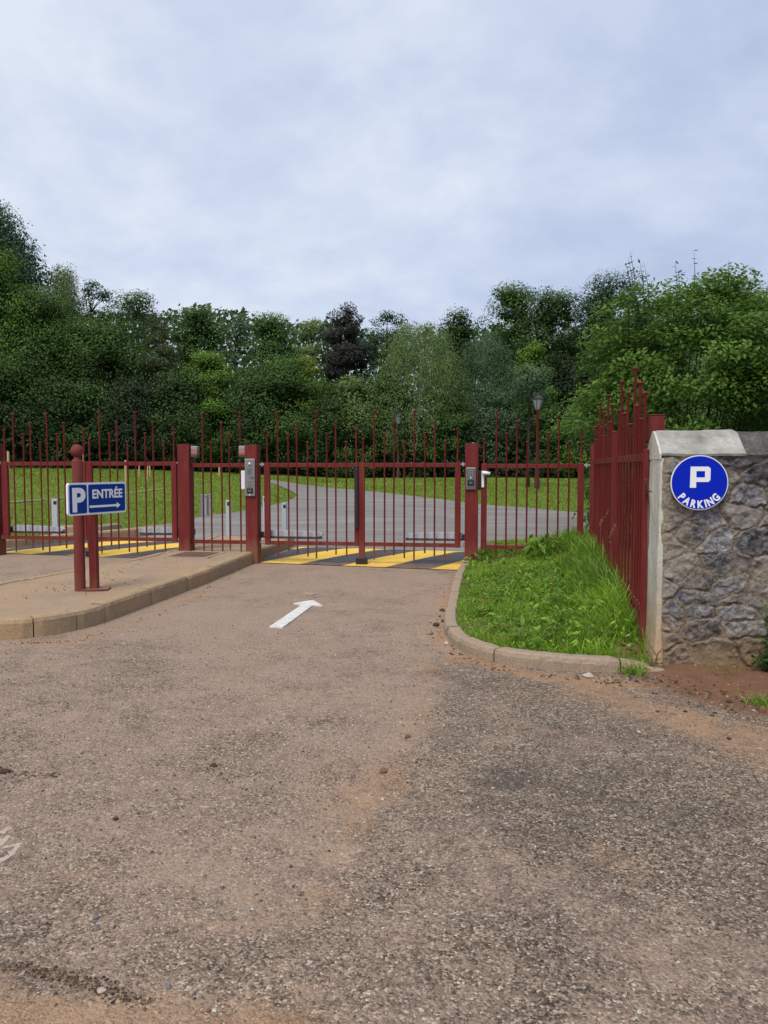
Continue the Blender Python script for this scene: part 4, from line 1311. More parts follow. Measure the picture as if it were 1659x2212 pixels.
for ch, m_, w_ in zip('PARKING', LT, LW):
    a_ = (run + w_ / 2) / rl; run += w_ + gap
    o = link('letter', m_, M['signwhite'], dsc, (rl * math.sin(a_), -.0050, -rl * math.cos(a_)))
    o.rotation_euler = (0, -a_, 0)
mb = MB(); mb.box(-.04, .04, .0125, .075, -.04, .04); mb.build('bracket', M['galv'], dsc)

# ------------------------------------------------------------------ road markings
def flatmark(name, pts, mat, z, label, cat):
    me = bpy.data.meshes.new(name)
    P = [G(u, v_, z) for u, v_ in pts]
    n_ = len(P)
    me.from_pydata([(a_, b_, z + .0035) for a_, b_, _ in P] + [(a_, b_, z - .01) for a_, b_, _ in P], [],
                   [tuple(range(n_))] + [(i, n_ + i, n_ + (i + 1) % n_, (i + 1) % n_) for i in range(n_)])
    me.update()
    if me.polygons[0].normal.z < 0: me.flip_normals()
    return tag(link(name, me, mat), label, cat)
k = NT('white_road_paint'); p = k.pos(); f1 = k.noise(p, 90, 4, .7); f2 = k.noise(p, 9, 4, .6)
f1 = k.math('ADD', k.math('MULTIPLY', f1, .6), k.math('MULTIPLY', k.noise(p, 14, 5, .7), .4))
c = k.mix(k.ramp(f1, [(.47, 0.0), (.62, .85)]), k.mix(f2, (.60, .59, .57), (.74, .73, .71)), (.33, .27, .22))
k.bump(f1, .4, .004)
M['roadwhite'] = k.fin(c, .7, 0, .3)
flatmark('road_arrow', [z2(*q) for q in ((198, 1518), (282, 1524), (476, 1381), (541, 1382), (481, 1346), (440, 1351), (353, 1367), (404, 1378))], M['roadwhite'], .009, 'white painted arrow on the lane pointing to the entry gate', 'road marking')
k = NT('worn_road_paint'); p = k.pos(); f1 = k.noise(p, 40, 5, .7)
M['wornwhite'] = k.fin(k.mix(f1, (.24, .19, .15), (.55, .47, .39)), .9, 0, .2)
R = random.Random(3)
def ragged(pts, amp, sub=4):
    out = []
    for (a_, b_), (c_, d_) in zip(pts, pts[1:] + pts[:1]):
        for i in range(sub):
            q = i / sub
            out.append((a_ + (c_ - a_) * q + R.uniform(-amp, amp), b_ + (d_ - b_) * q + R.uniform(-amp, amp)))
    return out
def flecks(strokes, n_, spread, size, mat, label, seed):
    q = np.random.default_rng(seed); mb = MB()
    for _ in range(n_):
        (a_, b_), (c_, d_) = strokes[q.integers(0, len(strokes))]; t_ = q.random()
        g_ = G(a_ + (c_ - a_) * t_ + q.normal(0, spread), b_ + (d_ - b_) * t_ + q.normal(0, spread * .6))
        m_ = 9; r0 = size * q.uniform(.4, 1.3); ph = q.uniform(0, 6.28)
        z_ = float(road_z(np.array(g_[0]), np.array(g_[1]))) + .0015 + .0005 * q.random()
        mb.add([(g_[0] + r0 * q.uniform(.5, 1.2) * math.cos(ph + 6.283 * i / m_), g_[1] + r0 * q.uniform(.5, 1.2) * math.sin(ph + 6.283 * i / m_), z_) for i in range(m_)], [tuple(range(m_))])
    return tag(mb.build('worn_marking', mat), label, 'road marking')
flecks([((0, 1800), (25, 1788)), ((0, 1828), (18, 1806)), ((8, 1832), (42, 1824)), ((40, 1826), (22, 1848)), ((22, 1848), (2, 1860)), ((2, 1812), (-20, 1850))], 260, 2, .0085, M['wornwhite'], 'flaking remains of white road paint by the left picture edge', 4)
k = NT('faint_road_paint'); p = k.pos(); f1 = k.noise(p, 60, 5, .7)
M['faintwhite'] = k.fin(k.mix(f1, (.25, .175, .13), (.42, .33, .25)), .9, 0, .2)
flatmark('worn_marking', ragged([z2(398, 1301), (z2(440, 1297)), z2(490, 1300), z2(522, 1303), z2(480, 1308), z2(430, 1310)], .9, 2), M['faintwhite'], .008, 'faint pale smear of old paint beyond the white arrow', 'road marking')

# ------------------------------------------------------------------ stones
def stone_mesh(seed, r_):
    import bmesh
    bm = bmesh.new(); bmesh.ops.create_icosphere(bm, subdivisions=2, radius=r_)
    q = np.random.default_rng(seed); sc3 = q.uniform(.7, 1.25, 3) * np.array([1, 1, .72])
    ph = q.uniform(0, 9, 6)
    for w_ in bm.verts:
        x_, y_, z_ = (np.array(w_.co) / r_)
        k_ = 1 + .16 * math.sin(3 * x_ + ph[0]) + .14 * math.sin(3.7 * y_ + ph[1]) + .12 * math.sin(4.2 * z_ + ph[2]) + .05 * math.sin(9 * x_ + 7 * y_ + ph[3])
        w_.co = Vector((x_ * sc3[0], y_ * sc3[1], z_ * sc3[2])) * (r_ * k_)
    me = bpy.data.meshes.new('stone'); bm.to_mesh(me); bm.free()
    return me
def mat_stone(name, a_, b_):
    k = NT(name); f = k.noise(k.obj(), 60, 5, .7); k.bump(f, .6, .006)
    return k.fin(k.mix(f, a_, b_), .9, 0, .2)
SB = mat_stone('brown_stone', (.10, .05, .025), (.26, .14, .07)); SG = mat_stone('grey_stone', (.09, .095, .105), (.2, .2, .21)); SP_ = mat_stone('pale_stone', (.3, .25, .2), (.52, .46, .4)); SD = mat_stone('dark_clod', (.035, .022, .016), (.10, .06, .04))
for i, (u_, v_, rp, mt, lab) in enumerate([
    (828, 1668, 12, SB, 'orange-brown clod alone in the middle of the road'),
    (880, 1593, 9, SB, 'brown clod on the dusty seam beyond the larger clod'),
    (1186, 1589, 6, SB, 'small orange stone on the road below the verge kerb'),
    (1066, 1444, 6, SB, 'dark brown stone on the road near the curved verge kerb'),
    (1270, 1463, 13, SP_, 'pale flat stone at the foot of the verge kerb'),
    (1565, 1494, 8, SB, 'tan stone lying on the red soil near the stone wall'),
    (1576, 1518, 8, SD, 'dark stone on the red soil just below the tan one'),
    (1648, 1538, 14, SB, 'brown stone by the right picture edge below the plant'),
    (1380, 1582, 6, SP_, 'pale small stone on the asphalt near the soil patch'),
    (1575, 1700 - 103, 7, SD, 'dark pebble at the lower edge of the soil patch'),
    (208, 1984, 9, SG, 'light grey pebble, upper of two in the lower left of the road'),
    (210, 2007, 10, SG, 'dark grey pebble, lower of two in the lower left of the road'),
    (364, 2133, 10, SG, 'blue-grey pebble near the bottom left of the road'),
    (220, 2141, 11, SP_, 'tan pebble beside the dark clods at the bottom left'),
    (63, 2008, 6, SG, 'tiny grey pebble near the lower left picture edge'),
    (250, 1771, 8, SD, 'dark clod on the road to the right of the flaking white paint'),
    (10, 1668, 13, SD, 'dark clod by the left picture edge'),
    (462, 1655, 9, SD, 'dark clod on the left half of the road'),
    (955, 1320, 7, SD, 'dark clod beside the verge kerb, nearest to the gate'),
    (942, 1352, 9, SD, 'larger dark clod beside the curve of the verge kerb'),
    (958, 1343, 7, SD, 'dark clod touching the curve of the verge kerb'),
    (965, 1392, 8, SP_, 'pale pebble at the foot of the curved verge kerb'),
    (1345, 1392, 8, SB, 'reddish stone on the verge beside the wall end'),
    (1360, 1397, 9, SP_, 'grey-pink stone on the verge beside the wall end'),
    (450, 2185, 9, SB, 'tan clod at the bottom picture edge'),
]):
    zb = .12 if 'on the verge' in lab else float(road_z(np.array(G(u_, v_)[0]), np.array(G(u_, v_)[1])))
    g_ = G(u_, v_, zb)
    rr_ = rp / F * g_[1] * .75
    o = link('stone', stone_mesh(200 + i, rr_), mt, None, (g_[0], g_[1], zb + rr_ * .3)); o.rotation_euler.z = i
    tag(o, lab, 'stone')

# ------------------------------------------------------------------ tufts and the plant by the wall
def tuft(u_, v_, hgt, n_, label, spread=.06, z=0.0, wide=.007):
    g_ = G(u_, v_, z); q = np.random.default_rng(int(u_ * 7 + v_))
    X = g_[0] + q.normal(0, spread, n_); Y = g_[1] + q.normal(0, spread * .7, n_)
    o = blades('grass_tuft', X, Y, np.full(n_, z - .005), hgt * (.4 + .8 * q.random(n_)), np.full(n_, wide), .35 + .7 * q.random(n_), .2 + .5 * q.random(n_), M['grass'], int(u_))
    return tag(o, label, 'grass tuft')
tuft(1092, 1428, .05, 40, 'small green tuft at the foot of the curved verge kerb', .035)
tuft(1369, 1462, .16, 90, 'green tuft at the kerb end in front of the wall corner', .05)
tuft(1450, 1452, .06, 40, 'small tuft at the foot of the wall under the parking sign', .05)
tuft(1560, 1462, .10, 70, 'low tuft on the red soil in front of the wall', .08)
tuft(1652, 1524, .10, 90, 'green tuft by the right picture edge below the leafy plant', .06)
# seed heads of tall grass by the side fence
for i, (u_, d_, hh, lab) in enumerate([(1330, 7.6, .95, 'arching straw-coloured grass stalk with seed head before the side railing'), (1300, 8.9, 1.0, 'upright straw-coloured grass stalk near the middle fence post'), (1352, 7.2, .6, 'short straw-coloured grass stalk close to the wall end')]):
    x_ = (u_ - 829.5) / F * d_
    mb = MB()
    rt = Vector((x_, d_, .12)); side = -.10 + .07 * i
    cv = [rt + Vector((side * t_ ** 2 + (.10 * max(0, t_ - .8) / .2 if t_ > .8 else 0), -.04 * t_, hh * (t_ - .5 * max(0, t_ - .75) ** 1.3))) for t_ in np.linspace(0, 1, 14)]
    mb.tube(cv, [.0022 - .0013 * j / 13 for j in range(14)], 5)
    for j in range(34):
        t_ = .72 + .28 * random.random(); q_ = t_ * 13; j0 = min(12, int(q_)); q = cv[j0].lerp(cv[j0 + 1], q_ - j0)
        mb.tube([q, q + Vector((random.uniform(-.022, .022), random.uniform(-.02, .02), random.uniform(-.02, .03)))], [.0022, .001], 4)
    tag(mb.build('grass_stalk', M['straw']), lab, 'grass stalk')

# ------------------------------------------------------------------ leaves and trees
def leafmesh(name, P, Nrm, size, tone, aspect=.55, axis=None, seed=0):
    q = np.random.default_rng(seed)
    n_ = len(P)
    Nrm = Nrm / np.maximum(np.linalg.norm(Nrm, axis=1, keepdims=True), 1e-6)
    a_ = q.normal(size=(n_, 3)) if axis is None else axis + q.normal(size=(n_, 3)) * .35
    a_ = a_ - Nrm * np.sum(a_ * Nrm, 1, keepdims=True)
    a_ /= np.maximum(np.linalg.norm(a_, axis=1, keepdims=True), 1e-6)
    b_ = np.cross(Nrm, a_)
    L = size[:, None]; W_ = L * aspect
    V = np.stack([P - a_ * L * .5, P - a_ * L * .05 + b_ * W_ * .5 - Nrm * L * .06, P + a_ * L * .5, P - a_ * L * .05 - b_ * W_ * .5 - Nrm * L * .06], 1)
    Fq = np.arange(n_ * 4).reshape(-1, 4)
    return npmesh(name, V.reshape(-1, 3), Fq, False, dict(tone=np.repeat(tone, 4)))


def unit(q, n_):
    d_ = q.normal(size=(n_, 3)); return d_ / np.linalg.norm(d_, axis=1, keepdims=True)


LEAFM = {}
def leafmat(nm, dark, light, trans=.22):
    if nm not in LEAFM: LEAFM[nm] = mat_leaf('foliage_' + nm, dark, light, trans)
    return LEAFM[nm]
PAL = dict(
    dark=((.012, .030, .008), (.066, .128, .026)),
    blue=((.012, .034, .016), (.058, .118, .048)),
    mid=((.017, .045, .010), (.088, .170, .030)),
    bright=((.024, .068, .008), (.15, .265, .030)),
    yellow=((.04, .085, .008), (.25, .31, .04)),
    pale=((.050, .095, .026), (.20, .28, .085)),
    grey=((.026, .058, .026), (.105, .175, .078)),
    purple=((.013, .016, .012), (.048, .050, .036)),
    conifer=((.018, .036, .012), (.11, .135, .05)),
    cherry=((.022, .064, .009), (.15, .265, .040)),
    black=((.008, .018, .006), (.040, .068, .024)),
)


def crown_clumps(q, Ht, W, zb, K, prof, shell=.5):
    t_ = q.random(K) ** .85
    z_ = zb + (Ht - zb) * t_
    R_ = W / 2 * prof(t_)
    a_ = q.uniform(0, 2 * np.pi, K); rr_ = R_ * (shell + (1 - shell) * q.random(K) ** .6)
    return np.stack([rr_ * np.cos(a_), rr_ * np.sin(a_), z_], 1)


def prof_broad(t_): return np.sin(np.pi * (.16 + .76 * t_)) ** .75
def prof_dome(t_): return np.clip(1 - np.clip((t_ - .35) / .65, 0, 1) ** 2.2, 0, 1) ** .6 * (.8 + .2 * t_)
def prof_cone(t_): return np.clip(1 - t_, 0.02, 1) ** .85
def prof_col(t_): return np.sin(np.pi * (.2 + .74 * t_)) ** .5 * (1 - .45 * t_)


def trunk_mesh(q, Ht, W, zb, cl, r0, nl, n6=6):
    mb = MB()
    top = Ht * .86
    bend = q.uniform(-.03, .03, 2) * Ht
    pts = [(bend[0] * (t_ ** 2), bend[1] * (t_ ** 2), top * t_) for t_ in np.linspace(0, 1, 7)]
    pts[0] = (0, 0, -.4)
    mb.tube(pts, [r0 * (1.25 if i == 0 else 1) * (1 - .13 * i) for i in range(7)], 8)
    for c_ in cl[:nl]:
        zt_ = max(zb * .7, c_[2] - .35 * math.hypot(c_[0], c_[1]) - .06 * Ht)
        zt_ = min(zt_, top * .95)
        a_ = Vector((bend[0] * (zt_ / top) ** 2, bend[1] * (zt_ / top) ** 2, zt_)); b_ = Vector(c_)
        m1 = a_.lerp(b_, .5) + Vector((0, 0, .08 * (b_ - a_).length)) + Vector(q.normal(0, .05, 3)) * (b_ - a_).length
        r1 = r0 * .34 * (1 - .5 * zt_ / top)
        mb.tube([a_, m1, b_], [r1, r1 * .6, r1 * .18], 5)
        for _ in range(2):
            e_ = b_ + Vector(np.clip(q.normal(0, 1, 3), -1.1, .8)) * W * .07
            mb.tube([m1.lerp(b_, .6), e_], [r1 * .3, r1 * .08], 4)
    return mb.mesh('trunk')


def tree(u_, vtop, d_, W, kind, pal, label, zb=.8, dens=1.0, leaf=None, seed=None, cat='tree', trunk=True, name=None, group=None, prof=None, bark='bark', K=None, z_off=0.0, tvar=.4, far=True, leafk=None, cap=85000):
    if far and d_ < 46:      # everything in the wood stands beyond the lawn
        nd = 42 + (d_ - 22) * .23
        W *= nd / d_; d_ = nd
        leaf = None if leaf is None else leaf
    x_ = (u_ - 829.5) / F * d_
    z0 = float(H(x_, d_)) + z_off
    Ht = CH + (HZ - vtop) / F * d_ - z0
    seed = seed if seed is not None else int(abs(u_) * 13 + vtop * 7 + d_)
    q = np.random.default_rng(seed)
    leaf = d_ * .0027 * (leafk or 1.0)
    g = thing(name or {'c': 'spruce_tree', 'w': 'birch_tree'}.get(kind, 'broadleaf_tree'), label, cat, (x_, d_, z0), 0, group)
    mat = leafmat(pal, *PAL[pal])
    area = math.pi * W * (Ht - zb) * .5
    if kind in 'bs':
        K = K or (int(26 + W * 9 + Ht * 2.2) if kind == 'b' else int(20 + W * 5))
        pf = prof or prof_broad
        cl = crown_clumps(q, Ht * .97, W * .86, zb, K, pf, .45 if kind == 'b' else .3)
        cl[0] = (q.normal() * W * .05, q.normal() * W * .05, Ht * .95)
        cr = W * q.uniform(.085, .17, K) * (1.0 if kind == 'b' else .85) + .12
        ntot = int(min(cap, dens * area * (2.5 if kind == 'b' else 1.45) / (leaf * leaf * .5)))
        wgt = cr ** 2; wgt /= wgt.sum()
        ci = q.choice(K, ntot, p=wgt)
        d3 = unit(q, ntot); d3[:, 2] = d3[:, 2] * .8 + .22
        rad = cr[ci] * (.35 + .68 * q.random(ntot) ** .5)
        sc3 = np.array([1.15, 1.15, .78])
        P = cl[ci] + d3 * rad[:, None] * sc3
        # sprays that leave the outline uneven
        sp_ = q.random(ntot) < .05
        P[sp_] += d3[sp_] * cr[ci][sp_][:, None] * q.uniform(.1, .38, sp_.sum())[:, None]
        out = P.copy(); out[:, 2] = (out[:, 2] - (zb + Ht) / 2) * .6
        out /= np.maximum(np.linalg.norm(out, axis=1, keepdims=True), 1e-6)
        Nn = d3 * .8 + out * .5 + q.normal(size=(ntot, 3)) * .55 + np.array([0, 0, .45])
        ct = q.uniform(-tvar / 2, tvar / 2, K)
        tone = .36 + ct[ci] + .34 * d3[:, 2] + .22 * ((P[:, 2] - zb) / (Ht - zb) - .4)  # clump tops and upper crown painted lighter, imitating light from above
        sz_ = leaf * q.uniform(.6, 1.35, ntot)
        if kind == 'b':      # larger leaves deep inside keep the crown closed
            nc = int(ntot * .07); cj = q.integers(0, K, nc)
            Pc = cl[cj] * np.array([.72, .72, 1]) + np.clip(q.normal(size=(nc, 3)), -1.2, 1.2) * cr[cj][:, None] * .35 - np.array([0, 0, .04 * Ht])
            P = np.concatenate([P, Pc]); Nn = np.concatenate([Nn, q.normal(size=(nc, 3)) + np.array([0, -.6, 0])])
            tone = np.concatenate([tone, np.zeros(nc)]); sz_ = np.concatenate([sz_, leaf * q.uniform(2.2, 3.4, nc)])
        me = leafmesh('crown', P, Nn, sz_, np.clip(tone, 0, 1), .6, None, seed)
        nl = min(K, 26 if kind == 's' else 16)
    elif kind == 'c':
        nb = int(Ht * 16)
        t_ = q.random(nb) ** .8; z_ = zb + (Ht - zb) * t_
        a_ = q.uniform(0, 6.283, nb); Lb = W / 2 * prof_cone(t_) * q.uniform(.75, 1.12, nb) + .12
        cl = np.stack([Lb * np.cos(a_), Lb * np.sin(a_), z_ - Lb * .12], 1)
        ntot = int(min(70000, dens * area * 3.2 / (leaf * leaf * .45)))
        bi = q.choice(nb, ntot, p=Lb / Lb.sum())
        s_ = q.random(ntot) ** .55
        P = np.stack([Lb[bi] * s_ * np.cos(a_[bi]), Lb[bi] * s_ * np.sin(a_[bi]), z_[bi] - Lb[bi] * (.34 * s_ - .16 * s_ ** 2)], 1)
        P += q.normal(size=(ntot, 3)) * np.array([.09, .09, .06]) * (1 + W * .18)
        Nn = np.stack([np.cos(a_[bi]) * .5, np.sin(a_[bi]) * .5, np.ones(ntot) * .8], 1) + q.normal(size=(ntot, 3)) * .5
        ax = np.stack([np.cos(a_[bi]), np.sin(a_[bi]), -.45 * np.ones(ntot)], 1)
        tone = .2 + .35 * s_ + q.uniform(-.2, .2, nb)[bi] + .12 * t_[bi]
        me = leafmesh('crown', P, Nn, leaf * q.uniform(.6, 1.4, ntot), np.clip(tone, 0, 1), .38, ax, seed)
        nl = 10
    else:   # hanging twigs
        nb = int(150 + W * 60)
        t_ = .25 + .75 * q.random(nb) ** .8; z_ = zb + (Ht - zb) * t_
        pf = prof or prof_broad
        a_ = q.uniform(0, 6.283, nb); R_ = W / 2 * pf(np.clip(t_, 0, 1)) * (.25 + .8 * q.random(nb) ** .6)
        cl = np.stack([R_ * np.cos(a_), R_ * np.sin(a_), z_], 1)
        Ls = np.minimum((Ht - zb) * q.uniform(.12, .36, nb), z_ - zb * .4)
        ntot = int(min(70000, dens * area * 2.5 / (leaf * leaf * .4)))
        bi = q.choice(nb, ntot, p=Ls / Ls.sum()); s_ = q.random(ntot)
        P = cl[bi].copy()
        P[:, 0] += np.cos(a_[bi]) * s_ * .25 + q.normal(0, .10 + .02 * W, ntot); P[:, 1] += np.sin(a_[bi]) * s_ * .25 + q.normal(0, .10 + .02 * W, ntot)
        P[:, 2] -= Ls[bi] * s_ * s_ ** .3 - q.normal(0, .08, ntot)
        Nn = np.stack([np.cos(a_[bi]), np.sin(a_[bi]), .55 * np.ones(ntot)], 1) + q.normal(size=(ntot, 3)) * .55
        ax = np.tile(np.array([[0, 0, -1.0]]), (ntot, 1))
        tone = .38 + q.uniform(-.28, .28, nb)[bi] - .15 * s_ + .2 * (t_[bi] - .5)
        me = leafmesh('crown', P, Nn, leaf * q.uniform(.6, 1.4, ntot), np.clip(tone, 0, 1), .34, ax, seed)
        nl = 16
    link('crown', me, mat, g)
    if trunk:
        tm = trunk_mesh(q, Ht, W, max(zb, .6), cl, max(.06, Ht * .017), nl)
        link('trunk', tm, M[bark], g)
    return g


DEFER()
TG = 'trees of the wood behind the field'
tree(-72, 440, 36, 8.8, 'b', 'blue', 'tallest dark tree at the left picture edge, its crown high above the others', zb=4.0, group=TG, leafk=1.5, dens=4.2, prof=prof_dome, K=260, cap=130000)
tree(-25, 560, 25, 4.4, 'b', 'bright', 'bright green tree with layered branches at the left picture edge', zb=.4, group=TG, leaf=.15, tvar=.7)
tree(92, 640, 28, 4.3, 'b', 'mid', 'dense green tree just right of the bright one at the left edge', zb=.5, group=TG, leaf=.15)
tree(20, 560, 32, 4.2, 'c', 'conifer', 'grey-green conifer in front of the tallest dark tree', zb=.6, group=TG)
tree(148, 578, 40, 3.3, 'w', 'pale', 'slender pale birch with a pointed top, left part of the treeline', zb=1.0, group=TG, bark='birch', prof=prof_col)
tree(212, 606, 47, 2.6, 's', 'blue', 'thin sparse tree with a narrow crown right of the pointed pale birch', zb=5, group=TG, leaf=.20)
tree(292, 640, 45, 5.4, 's', 'dark', 'wide dark open-crowned tree with sky showing through, left of the spruce top', zb=4.0, group=TG, dens=1.3, leaf=.2)
tree(345, 690, 33, 4.4, 'c', 'conifer', 'grey-green spruce standing behind the thick post with the warning lamp', zb=.5, group=TG)
tree(228, 700, 32, 4.6, 'b', 'mid', 'dense dark green tree between the pale birch and the spruce', zb=.4, group=TG)
tree(434, 672, 45, 4.3, 'b', 'mid', 'round-topped green tree on the skyline right of the spruce', zb=1.5, group=TG)
tree(513, 685, 52, 3.2, 's', 'grey', 'thin sparse tree on the skyline between two round green ones', zb=4, group=TG)
tree(592, 690, 45, 4.6, 'b', 'mid', 'broad round green tree on the skyline left of centre', zb=1.5, group=TG)
tree(680, 692, 50, 3.8, 's', 'pale', 'pale loose-crowned tree on the skyline left of the dark brownish one', zb=3, group=TG, dens=1.4)
tree(750, 662, 47, 3.3, 'b', 'purple', 'dark brownish tree standing out on the skyline at the centre', zb=3.8, group=TG, dens=1.1, K=44)
tree(838, 676, 52, 4.2, 's', 'blue', 'dark open tree on the skyline right of the dark brownish one', zb=2.5, group=TG, dens=1.3)
tree(905, 700, 36, 4.9, 'w', 'pale', 'pale birch with hanging twigs in the centre of the picture', zb=.5, group=TG, bark='birch')
tree(985, 670, 50, 3.8, 'b', 'dark', 'dark round tree on the skyline between the birch and the big dark tree', zb=2, group=TG)
tree(1048, 722, 39, 4.4, 'w', 'grey', 'grey-green willow with drooping twigs right of the pale birch', zb=.4, group=TG, prof=prof_dome)
tree(1100, 624, 48, 4.6, 'b', 'mid', 'tall tree with a ragged top right of centre, left half of a pair', zb=2, group=TG, leaf=.21)
tree(1190, 630, 47, 5.0, 'b', 'dark', 'tall dark tree with a ragged top behind the lantern', zb=2, group=TG, leaf=.21)
tree(1150, 748, 35, 2.3, 'b', 'bright', 'slim yellow-green tree just left of the lantern', zb=.5, group=TG)
tree(1225, 715, 39, 4.4, 'b', 'black', 'almost black tree right of the lantern', zb=.3, group=TG)
tree(1322, 604, 40, 5.0, 'b', 'blue', 'tall blue-green tree behind the left side of the cherry tree', zb=1, group=TG, leaf=.19)
tree(1600, 640, 30, 6.5, 'b', 'mid', 'dense green tree behind the cherry tree at the right edge', zb=.4, group=TG)
SG_ = 'shrubs in front of the wood'
for u_, vt_, d_, W, pal, lab in (
    (455, 770, 31, 2.9, 'bright', 'bright green shrub below the round-topped tree left of centre'),
    (622, 783, 31, 4.2, 'mid', 'broad shrub with a light top behind the intercom post'),
    (660, 776, 33, 2.4, 'yellow', 'yellowish green shrub showing above the broad shrub'),
    (552, 830, 28, 3.4, 'dark', 'dark shrub behind the left leaf of the entry gate, left end'),
    (765, 815, 33, 2.9, 'pale', 'pale shrub under the dark brownish tree'),
    (395, 815, 28, 3.3, 'dark', 'dark shrub behind the fixed railing panel'),
    (705, 862, 29, 3.0, 'dark', 'dark shrub behind the middle of the entry gate'),
    (45, 770, 23, 3.9, 'dark', 'dark shrub at the left edge under the bright tree'),
    (178, 800, 26, 3.6, 'dark', 'dark shrub behind the bollard'),
    (292, 830, 27, 3.4, 'black', 'very dark shrub under the spruce'),
    (835, 800, 37, 3.2, 'mid', 'green shrub at the foot of the pale birch, left side'),
    (960, 850, 33, 3.0, 'mid', 'green shrub between the pale birch and the willow'),
    (1075, 850, 34, 3.0, 'grey', 'grey-green shrub under the willow'),
    (1188, 890, 26, 1.5, 'mid', 'light green bush just right of the lantern post'),
    (1250, 885, 24, 2.0, 'bright', 'light green bush behind the far end of the side railing'),
    (1330, 850, 24, 3.2, 'mid', 'green bush under the cherry tree'),
):
    tree(u_, vt_, d_, W, 'b', pal, lab, zb=.15, cat='shrub', name='shrub', group=SG_, prof=prof_dome, leaf=max(.11, d_ * .0046))

# the cherry tree close behind the wall: long limbs, drooping pointed leaves, bare shoots at the top
def cherry():
    d_ = 13.6; x_ = (1492 - 829.5) / F * d_
    z0 = float(H(x_, d_)); Ht = CH + (HZ - 612) / F * d_ - z0
    q = np.random.default_rng(77)
    g = thing('cherry_tree', 'large fresh green cherry tree rising behind the stone wall', 'tree', (x_, d_, z0))
    mb = MB()
    mb.tube([(0, 0, -.3), (.02, 0, .5), (.0, .03, 1.1)], [.16, .13, .12], 10)
    K = 260; W = 4.3
    t_ = q.random(K) ** 1.0; a_ = q.uniform(0, 6.283, K)
    R_ = W / 2 * np.clip(1 - np.clip((t_ - .45) / .6, 0, 1) ** 2.0, .05, 1) ** .55 * (.8 + .25 * np.sin(2 * a_ + 1) ** 2) * (.35 + .65 * q.random(K) ** .5)
    cl = np.stack([R_ * np.cos(a_), R_ * np.sin(a_), .35 + (Ht - .55) * t_], 1)
    # a few low boughs reaching out to the left over the railing
    for i, (u_, v_) in enumerate([(1285, 868), (1300, 830), (1296, 760), (1310, 720), (1330, 880), (1330, 800), (1345, 660), (1320, 690), (1276, 872), (1312, 850), (1650, 650), (1640, 700)]):
        cl[i] = ((u_ - 1492) / F * d_, q.uniform(-.8, .3), CH + (HZ - v_) / F * d_ - z0)
    low = np.arange(200, 260)
    cl[low, 0] = q.uniform(-1.9, 2.2, 60); cl[low, 1] = -np.sqrt(np.clip(2.25 ** 2 - cl[low, 0] ** 2, .05, 9)) * q.uniform(.5, .95, 60); cl[low, 2] = q.uniform(.5, 3.3, 60)
    cr = q.uniform(.24, .44, K)
    for i in range(0, 24):
        c_ = Vector(cl[i]); p0 = Vector((0, 0, q.uniform(.3, 1.1)))
        m1 = p0.lerp(c_, .5) + Vector((c_.x * .12, c_.y * .12, -.06 * (c_ - p0).length)) + Vector(q.normal(0, .08, 3))
        r1 = .019 * q.uniform(.6, 1.4)
        mb.tube([p0, m1, c_], [r1, r1 * .65, r1 * .2], 5)
        for _ in range(3):
            e_ = c_ + Vector(q.normal(0, .28, 3)); mb.tube([m1.lerp(c_, .7), e_], [.008, .003], 4)
    sh = []
    for u_, v_, yy in ((1340, 562, -.3), (1352, 563, .1), (1352, 585, -.5), (1395, 570, .3), (1430, 588, -.4), (1478, 562, -.2), (1484, 575, .5), (1455, 590, 0), (1528, 582, .2), (1546, 580, -.3), (1556, 592, -.1), (1578, 606, .3), (1570, 600, .6), (1614, 612, 0), (1622, 622, .4), (1655, 640, 0), (1510, 600, .1)):
        tip = Vector(((u_ - 1492) / F * d_, yy, CH + (HZ - v_) / F * d_ - z0)); lo = Vector((tip.x * .9, yy * .9, tip.z - .75)); p0 = Vector((0, 0, 1.0))
        mb.tube([p0, p0.lerp(lo, .5) + Vector((lo.x * .2, lo.y * .2 + .2, -.1)), lo, lo.lerp(tip, .5) + Vector((.02, 0, 0)), tip], [.013, .011, .008, .006, .002], 4)
        sh.append((lo, tip))
    link('trunk', mb.mesh('trunk'), M['bark'], g)
    n_ = 84000
    ci = q.choice(K, n_, p=cr ** 2 / (cr ** 2).sum()); d3 = unit(q, n_)
    P = cl[ci] + d3 * (cr[ci] * (.15 + .95 * q.random(n_) ** .5))[:, None] * np.array([1.25, 1.25, .7])
    ns = 300; si = q.integers(0, len(sh), ns); lo = np.array([a[0] for a in sh])[si]; hi = np.array([a[1] for a in sh])[si]
    ts = (q.integers(0, 5, ns) / 4.5 + q.normal(0, .03, ns))[:, None]
    Ps = lo + (hi - lo) * ts + q.normal(size=(ns, 3)) * .045
    ct = q.uniform(-.22, .22, K)
    tone = np.concatenate([.38 + ct[ci] + .22 * d3[:, 2] + .1 * (P[:, 2] / Ht - .5), np.full(ns, .15)])  # leaf tone raised on top of each clump, a painted-in lit side
    P = np.concatenate([P, Ps]); n_ += ns
    ok = P[:, 2] > .05; P = P[ok]; tone = tone[ok]; n_ = len(P)
    out = P - np.array([0, 0, 1.6]); out /= np.linalg.norm(out, axis=1, keepdims=True)
    Nn = out * .5 + np.array([0, 0, .7]) + q.normal(size=(n_, 3)) * .5
    ax = out * .6 + np.array([0, 0, -.7])
    link('crown', leafmesh('crown', P, Nn, .088 * q.uniform(.65, 1.3, n_), np.clip(tone, 0, 1), .52, ax, 5), leafmat('cherry', *PAL['cherry'], .3), g)
cherry()

